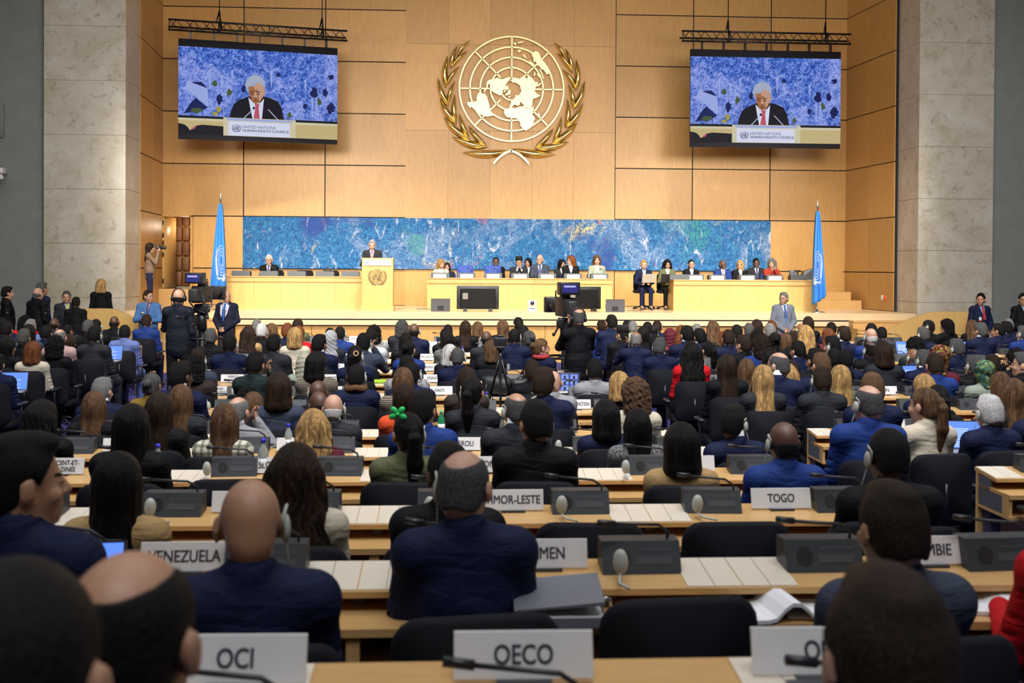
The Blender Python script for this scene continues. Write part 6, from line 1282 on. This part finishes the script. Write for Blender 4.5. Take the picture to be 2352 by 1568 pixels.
def person(A, st, hc, cl, sk, loc, rot, sc, label, group=None, ear='-', collar=False, glasses=False, legs=False, trs=None, extra=None, jname='jacket', headset=False):
    fem = A['fem']; t = thing('person', label, 'person', loc, rot, group, sc)
    ob('body', A['body'], t, color=SK[sk])
    ob(jname, variant(A['jacket'], cl), t, color=CC[cl] if isinstance(cl, str) else cl)
    if legs: ob('trousers', A['trousers'], t, color=trs or CC['K']); ob('shoes', A['shoes'], t)
    if collar: ob('shirt_collar', A['collar'], t)
    hx = (A['pitch'], 0, 0); R = Matrix.Rotation(A['yaw'], 4, 'Z') @ Matrix.Rotation(A['pitch'], 4, 'X'); e = R.to_euler()
    def on(nm, me, c=None): o = ob(nm, me, t, A['head'], tuple(e)); o.color = (*c, 1) if c else (1, 1, 1, 1); return o
    if st != '-': on('headscarf' if st == 'h' else 'headwrap' if st == 't' else 'hair', hairmesh(st), HC[hc])
    if st == 'k': on('songkok_cap', SONGKOK)
    if ear in 'lr': on('earphone', EARM[ear])
    if glasses: on('glasses', GLASSES)
    if headset: on('headphones', HEADSET)
    return t
ARC = {}
def sit(fem, yaw, arms='desk', pitch=0.0):
    k = (fem, yaw, arms, pitch)
    if k not in ARC: ARC[k] = build(sitting(fem, arms), fem, math.radians(yaw), pitch, hands=arms != 'desk')
    return ARC[k]
def stand(fem, arms, yaw=0, pitch=0.0, coat=.08):
    k = ('s', fem, yaw, arms, pitch, coat)
    if k not in ARC: ARC[k] = build(standing(fem, arms), fem, math.radians(yaw), pitch, coat=coat)
    return ARC[k]
# ---------------------------------------------------------------- audience
from collections import defaultdict
rows_ = defaultdict(list)
for p in PPL: rows_[(p['b'], p['row'])].append(p)
for k_, L_ in rows_.items():
    L_.sort(key=lambda p: p['x'] if k_[0] != 'L' else -p['x'])
    for i, p in enumerate(L_): p['ord'] = i
CHN = {'E': 'headscarf', 'L': 'headscarf', 'M': 'headscarf'}
for p in PPL:
    n = p['row']; fem = p['st'] in 'lwopnh' or (p['st'] == 'c' and p['cl'] in 'EFK' and p['sk'] != 4) or p['st'] == 't'
    y = p['yaw']; q = 0 if abs(y) < 13 else 24*(1 if y > 0 else -1) if abs(y) < 38 else 50*(1 if y > 0 else -1)
    arms = {(835, 765): 'ear_r', (1460, 761): 'ear_l', (2334, 800): 'ear_l'}.get((int(p['u']), int(round(0))), None)
    for uu, ar in ((835, 'ear_r'), (1460, 'ear_l'), (2334, 'ear_l'), (548, 'ear_r'), (587, 'ear_r')):
        if abs(p['u']-uu) < .6 and p['st'] != 'l': arms = ar; q = 0
    A = sit(fem, -q, arms or 'desk'); fz = FZ[n]; extra_top = {'k': .052, 'c': .022, 'h': .016, 'o': .016, 'w': .016, 't': .04, 'l': .012, 's': .010}.get(p['st'], .004)
    nom = A['top']+extra_top; h = p['zt']-fz; sc = min(1.07, max(.93, h/nom)); dz = h-nom*sc
    hat = p['st'] == 'h' and ' and grey headscarf' or p['st'] == 't' and ' and headwrap' or p['st'] == 'k' and ' and songkok cap' or p['ear'] != '-' and ' with grey earphone' or ''
    side = 'left' if p['b'] == 'C' else 'aisle'
    lab = 'person in %s%s, %s from %s, %s' % (CN[p['cl']], hat, ORD[p['ord']], side, rowname(p['b'], n))
    if p['cl'] == 'Y' and False: pass
    col = p['st'] in 'szbgk' and p['cl'] in 'NGVL' and (int(p['u'])*7) % 3 != 0
    rot = math.radians(-(y-q)*.8)+(random.uniform(-.05, .05))
    gl = p['u'] in (416, 1243, 1428, 1687, 2292, 2349, 1937, 1786, 17)
    person(A, p['st'], p['hc'], p['cl'], p['sk'], (p['x']-A['head'].x, p['y']-A['head'].y, fz+dz), rot, sc, lab, 'seated audience', p['ear'], col, gl, legs=True, trs=CC['N'] if p['cl'] in 'NB' else CC['G'] if p['cl'] == 'G' else CC['S'] if p['cl'] == 'S' else CC['K'])
    p['lab'] = lab
    if n <= 9 or p['b'] == 'L':
        chair(p['x'], (p['y'] if p['u'] != 1068 else 3.1)-.03, fz, rot+random.uniform(-.06, .06), 'black chair of the %s, %s from %s, %s' % (CN[p['cl']], ORD[p['ord']], side, rowname(p['b'], n)), 'occupied audience chairs', 0, n < 9 or p['b'] == 'L')
# extras worn by single people
def near(u, v=None): return min((p for p in PPL), key=lambda p: abs(p['u']-u))
def find_person(u):
    p = near(u)
    for o in COL.objects:
        if o.get('label') == p['lab']: return o
o = find_person(937); bow = MB(); hd = Vector((0, .012, 1.172))
for a in (-.5, .9, 2.3, 3.6): bow.ell((-.045+.032*math.cos(a), -.085, .135+.028*math.sin(a)), (.026, .010, .018), 10, 0, Matrix.Rotation(-a, 3, 'Y'))
bow.ell((-.045, -.092, .135), (.012, .012, .012), 8); ob('hair_bow', bow.mesh('hair_bow', mat('bow_green', (.02, .55, .12), .5)), o, hd)
o = find_person(818); sc_ = MB(); sc_.tube([(.082*math.cos(a), -.01+.088*math.sin(a), 1.075+.01*math.sin(3*a)) for a in [2*math.pi*k/20 for k in range(21)]], .034, 10, 0, False); ob('scarf', sc_.mesh('scarf', mat('scarf_brown', (.10, .04, .012), .9)), o)
o = find_person(1243); sc_ = MB(); sc_.tube([(.085*math.cos(a), -.01+.09*math.sin(a), 1.065) for a in [2*math.pi*k/20 for k in range(21)]], .03, 10, 0, False); ob('scarf', sc_.mesh('scarf', mat('scarf_red', (.35, .03, .03), .9)), o)
o = find_person(817); s2 = MB(); s2.tube([(.026*math.cos(a), -.148+.01*math.sin(a), .05+.026*math.sin(a)) for a in [2*math.pi*k/14 for k in range(15)]], .010, 6, 0, False); ob('scrunchie', s2.mesh('scrunchie', mat('scrunchie_tan', (.4, .22, .12), .9)), o, (0, .012, 1.172))
# ---------------------------------------------------------------- shirts, ties and badges for people seen from the front
_sf = {}
def front_patch(A, pts, off):
    if A['bvh'] is None:
        me = A['body']; A['bvh'] = BVHTree.FromPolygons([v.co for v in me.vertices], [tuple(p.vertices) for p in me.polygons])
    out = []
    for x, z in pts:
        hit = A['bvh'].ray_cast(Vector((x, .6, z)), Vector((0, -1, 0))); out.append((x, (hit[0].y if hit[0] else 0)+off, z))
    return out
def shirt_mesh(A, mt, nm='shirt'):
    z1, z0 = A['J']['neck'][2]+.015, A['J']['chest'][2]-.04; N, M_ = 14, 8; pts = []
    for i in range(N+1):
        z = z0+(z1-z0)*i/N; w = .03+.075*(i/N) if i < N-1 else .05
        for j in range(M_+1): pts.append((w*(2*j/M_-1), z))
    v = front_patch(A, pts, .019); m = MB(); fs = []
    for i in range(N):
        for j in range(M_): o = i*(M_+1)+j; fs.append((o+1, o, o+M_+1, o+M_+2))
    m.add(v, fs, 0, True); return m.mesh(nm, mt)
def tie_mesh(A, mt, w0=.016, w1=.036, nm='tie', x0=0.0, zt=0, zb=0, off=.030):
    z1, z0 = A['J']['neck'][2]+.0+zt, A['J']['chest'][2]-.05+zb; N = 12; pts = []
    for i in range(N+1):
        t = i/N; z = z1+(z0-z1)*t; w = (w0 if i > 1 else w0*1.5)+(w1-w0)*t
        for s in (-1, 1): pts.append((x0+s*w, z))
    v = front_patch(A, pts, off); m = MB(); m.add(v, [(2*i, 2*i+2, 2*i+3, 2*i+1) for i in range(N)], 0, True); m.add([(p[0], p[1]-.006, p[2]) for p in v], [(2*i+1, 2*i+3, 2*i+2, 2*i) for i in range(N)], 0, True); return m.mesh(nm, mt)
SHB = mat('shirt_blue', (.30, .40, .58), .7); TIEN = mat('tie_navy', (.02, .025, .12), .6); TIER = mat('tie_red', (.35, .02, .03), .6); TIEP = mat('tie_pink', (.6, .12, .16), .6); TIEY = mat('tie_yellow', (.62, .45, .05), .6); LANY = mat('lanyard_cloth', (.02, .16, .60), .6)
def front(t, A, shirt=SHIRT, tie=None, lany=False, badge=False):
    ob('shirt', shirt_mesh(A, shirt), t)
    if tie: ob('tie', tie_mesh(A, tie), t)
    if lany:
        zz = A['J']['chest'][2]-.10; ob('lanyard', tie_mesh(A, LANY, .008, .010, 'lanyard', 0, -.0, -.08, .034), t)
    if badge:
        v = front_patch(A, [(x, A['J']['chest'][2]+z) for x, z in ((.07, -.06), (.13, -.06), (.13, .02), (.07, .02))], .03); m = MB(); m.add(v, [(3, 2, 1, 0)], 0); y = max(q[1] for q in v); m = MB(); m.box(.07, .13, y, y+.004, A['J']['chest'][2]-.06, A['J']['chest'][2]+.0, 0); m.box(.07, .13, y, y+.0045, A['J']['chest'][2]-.085, A['J']['chest'][2]-.06, 1); ob('badge', m.mesh('badge', [WHITE, mat('badge_red', (.6, .03, .02), .5)]), t)
def at_stage(u, v, Y, floor, A, st, hc, cl, sk, label, rot=math.pi, extra=.0, grp=None, lock=None, **kw):
    p = atY(u, v, Y); et = {'c': .022, 'o': .016, 'l': .012, 'w': .016, 's': .010, 'k': .052}.get(st, .004); nom = A['top']+et; h = p.z-floor; sc = min(1.1, max(.88, h/nom)) if lock is None else lock; dz = h-nom*sc
    hd = A['head']*sc; c, s = math.cos(rot), math.sin(rot)
    return person(A, st, hc, cl, sk, (p.x-(hd.x*c-hd.y*s), Y-(hd.x*s+hd.y*c), floor+(dz if abs(dz) < .5 else 0)), rot, sc, label, grp, **kw)
Ys = {'a': 27.75, 'b': 27.9, 'c': 27.4}
def dais(u, v, tb, fem, yaw, st, hc, cl, sk, label, arms='desk', shirt=SHIRT, tie=None, glasses=False, blue=2, Y=None, ear='-'):
    A = sit(fem, yaw, arms, -.12 if arms == 'lap' else 0.0); Y = Y or Ys[tb]; t = at_stage(u, v, Y, ZS, A, st, hc, cl, sk, label, glasses=glasses, ear=ear)
    if shirt: front(t, A, shirt, tie)
    p = atY(u, v, Y); chair(p.x, Y+.03, ZS, math.pi, 'dark padded chair of the '+label.split(',')[0].replace('person in ', ''), 'chairs on the stage', 1 if blue == 2 else 0, False)
    return t
dais(618, 585, 'a', False, 0, 's', 'W', 'K', 1, 'person in dark suit and tie, alone at the lectern table', tie=TIEN, glasses=True)
dais(1013, 595, 'b', True, 24, 'c', 'Y', 'E', 1, 'person in white jacket at the directrice generale card')
dais(1139, 590, 'b', False, 0, 'z', 'K', 'K', 4, 'person in black suit half behind a blue chair', Y=28.35, tie=TIEN)
dais(1192, 587, 'b', False, 0, 'k', 'K', 'G', 2, 'person in charcoal suit and songkok cap, hands folded at chin', 'chin', SHIRT, TIEN, True)
dais(1213, 592, 'b', True, -24, 'l', 'K', 'K', 2, 'person in black top behind the stage songkok cap', Y=28.6)
dais(1240, 584, 'b', False, -24, 'b', 'S', 'V', 1, 'person in slate suit and glasses at haut commissaire card', 'desk', SHB, TIEN, True)
dais(1291, 595, 'b', True, 24, 'o', 'K', 'G', 2, 'person in charcoal top behind the black velvet jacket', Y=28.6)
t = dais(1311, 586, 'b', True, -50, 'o', 'A', 'K', 1, 'person in black velvet jacket and glasses at haut commissaire adjointe card', glasses=True)
dais(1371, 585, 'b', True, 0, 'o', 'B', 'J', 1, 'person in pale green jacket at the table end nearest the wedge loudspeaker')
dais(1479, 597, 'c', True, 0, 's', 'Y', 'N', 1, 'person in navy vest typing on a grey laptop, legs crossed', 'lap', SHB, Y=27.2, blue=0)
dais(1533, 595, 'c', True, 0, 'w', 'K', 'O', 2, 'person in green vest with glasses and dark laptop', 'lap', SHIRT, Y=27.2, blue=0, glasses=True, ear='r')
dais(1588, 596, 'c', True, 0, 'p', 'K', 'K', 1, 'person in black jacket and glasses at chef de branche card', glasses=True)
dais(1660, 597, 'c', False, 24, 'b', 'K', 'B', 4, 'person in bright blue suit at directeur de division card', tie=TIEP, glasses=True)
dais(1700, 597, 'c', True, -24, 'l', 'Y', 'K', 1, 'person in black top with glasses beside the bright blue suit', glasses=True)
dais(1737, 593, 'c', False, 0, 's', 'K', 'G', 4, 'person in charcoal jumper behind the division cards', Y=28.1, tie=TIEN)
dais(1773, 593, 'c', True, -24, 'c', 'G', 'R', 1, 'person in red and black plaid jacket, hand at chin', 'chin', None)
dais(1027, 602, 'b', True, 0, 'l', 'D', 'G', 1, 'person in charcoal jacket behind the white stage jacket', Y=28.6)
for o in list(COL.objects):
    if o.get('label', '').startswith('person in red and black plaid'):
        for k in o.children:
            if k.name.startswith('jacket'): c = k.data.copy(); c.materials[0] = PLAID; k.data = c
for u, l in ((1069, 'presidente card'), (1133, 'secretaire general card')):
    p = atY(u, 612, 27.75); chair(p.x, 27.85, ZS+.04, math.pi, 'empty tall blue chair at the '+l, 'chairs on the stage', 2, False)
for u in (600, 668, 728): 
    p = atY(u, 632, 27.7); chair(p.x+.3, 27.75, ZS+.02, math.pi, 'empty dark chair at the lectern table, %s from the seated person' % ORD[(u-600)//60], 'chairs on the stage', 0, False)
for u, Yl, dk, l in ((1490, 26.82, False, 'grey laptop on the lap of the navy vest'), (1533, 26.82, True, 'black laptop on the lap of the green vest')):
    p = atY(u, 650, Yl); t = thing('laptop', l, 'laptop', (p.x, Yl+.03, ZS+.66), math.pi, 'laptops on the stage'); mt = mat('lid_black', (.01, .01, .012), .5) if dk else mat('lid_grey', (.42, .40, .36), .35, .5)
    m = MB(); m.rbox(-.16, .16, -.22, 0, 0, .015, .004, 0, 1); ob('keyboard_base', m.mesh('keyboard_base', mt), t); m = MB(); m.hexa([(-.16, 0, .012), (.16, 0, .012), (.16, .01, .012), (-.16, .01, .012), (-.16, .07, .22), (.16, .07, .22), (.16, .08, .215), (-.16, .08, .215)]); ob('lid', m.mesh('lid', mt), t)
# visible legs of the two laptop users
for lb, tc in (('person in navy vest', CC['N']), ('person in green vest', CC['K'])):
    for o in list(COL.objects):
        if o.get('label', '').startswith(lb): A = ARC[(True, 0, 'lap', -.12)]; ob('trousers', A['trousers'], o, color=tc); ob('shoes', A['shoes'], o)
# speaker
A = stand(False, 'lectern', 0, -.25, .08); t = at_stage(855, 551, 26.75, ZS, A, 's', 'L', 'G', 1, 'person in charcoal suit speaking at the lectern, looking down', legs=True); front(t, A, SHIRT, TIEP)
# ---------------------------------------------------------------- people standing
def up(u, v, Y, rot, A, st, hc, cl, sk, label, fl=0.0, **kw):
    kw.setdefault('legs', True); return at_stage(u, v, Y, fl, A, st, hc, cl, sk, label, rot, **kw)
R_ = math.radians
up(18, 658, 22.4, R_(-60), stand(False, 'side', 0), 's', 'K', 'K', 1, 'person in long black coat standing near the grey-green wall, facing away')
up(88, 660, 22.2, R_(-25), stand(False, 'side', 0), 'b', 'S', 'K', 1, 'person in black hooded jacket and yellow scarf by the parapet')
up(97, 648, 22.75, R_(-35), stand(False, 'side', 0), 's', 'S', 'N', 2, 'person in navy suit standing behind the black hooded jacket')
A = stand(False, 'side', -24); t = up(153, 668, 22.5, R_(215), A, 's', 'S', 'G', 2, 'person in charcoal suit and yellow tie, turned toward the parapet', collar=True); front(t, A, SHB, TIEY)
up(175, 682, 22.1, R_(0), stand(False, 'side', 0), 's', 'K', 'K', 2, 'person in black suit seen from behind in front of the parapet')
up(233, 640, 23.6, R_(0), stand(True, 'side', 0), 'o', 'Y', 'K', 1, 'person in black jacket leaning on the parapet, seen from behind', fl=.16)
A = stand(False, 'fold', 50); t = up(341, 666, 22.3, R_(185), A, 's', 'D', (.06, .15, .34), 1, 'uniformed person in light blue shirt with badge, arms folded', glasses=True, jname='uniform_shirt', trs=CC['K'])
ob('tie', tie_mesh(A, TIEN, .014, .028, off=.034), t); z = A['J']['chest'][2]; m = MB(); v = front_patch(A, [(.10, z+.02)], .032)[0]; m.lathe([(.001, 0), (.028, 0), (.024, .006), (.001, .006)], (0, 0, 0), 12); m.v = [(v[0]+a, v[1]+c, v[2]+b) for a, b, c in m.v]; ob('badge', m.mesh('badge', GOLD), t)
m = MB(); s = A['J']['sh'][0]; m.rbox(s[0]-.085, s[0]-.062, -.06, .03, s[2]-.12, s[2]-.02, .01); ob('shoulder_patch', m.mesh('shoulder_patch', mat('patch_navy', (.02, .02, .06), .7)), t); m = MB(); m.rbox(-.17, .17, -.14, .14, .93, .98, .03); ob('belt', m.mesh('belt', BLACK), t)
up(411, 664, 17.4, R_(-8), stand(False, 'phone', 0), 'b', 'K', (.008, .010, .018), 1, 'camera operator in dark blue shirt and headphones by the steps, from behind', headset=True)
A = stand(False, 'clasp', 50); t = up(520, 667, 22.4, R_(165), A, 'b', 'S', (.012, .014, .03), 1, 'person in dark jacket with white lining, hands clasped, by stage front', trs=CC['D']); front(t, A, SHIRT, TIEN, True)
m = MB(); 
for sx in (-1, 1): m.add(front_patch(A, [(sx*.045, 1.44), (sx*.10, 1.42), (sx*.075, 1.25), (sx*.035, 1.18)], .042), [(0, 1, 2, 3) if sx < 0 else (3, 2, 1, 0)], 0)
ob('jacket_lining', m.mesh('jacket_lining', mat('lining_white', (.5, .5, .62), .7)), t)
up(1328, 709, 14.15, R_(8), stand(False, 'photo', 0, 0.0), 'g', 'S', 'K', 1, 'camera operator in black jumper and headphones in the middle aisle', headset=True)
A = stand(False, 'clasp', -50); t = up(1800, 671, 22.5, R_(185), A, 's', 'G', (.17, .19, .24), 1, 'person in grey checked suit with blue lanyard before the stage', glasses=True, trs=(.1, .1, .12)); front(t, A, SHIRT, TIEN, True)
A = stand(False, 'clasp', -50); t = up(2253, 673, 21.9, R_(190), A, 's', 'K', 'N', 2, 'person in navy suit and red tie beside the parapet end'); front(t, A, SHB, TIER, False, True)
A = stand(False, 'clasp', -24); t = up(2350, 673, 21.6, R_(190), A, 's', 'K', 'K', 2, 'person in black suit and glasses against the plain grey wall', glasses=True); front(t, A, SHB, TIEN)
A = stand(True, 'photo', 0); t = up(345, 557, 25.85, R_(-78), A, 'l', 'D', (.22, .145, .095), 1, 'person in taupe jacket raising a camera on the stage steps', fl=ZS, trs=(.018, .022, .06))
c = thing('photo_camera', 'black photo camera held up to the eye on the stage steps', 'camera', (t.location.x, t.location.y, ZS+1.60*t.scale[0]), R_(-78)); m = MB(); m.rbox(-.07, .07, .13, .20, -.05, .05, .012); m.rbox(-.03, .03, .14, .19, .05, .075, .008); ob('body', m.mesh('body', BLACK), c); m = MB(); m.tube([(0, .2, 0), (0, .33, 0), (0, .36, 0)], [.038, .042, .046], 14); ob('lens', m.mesh('lens', BLACK), c)
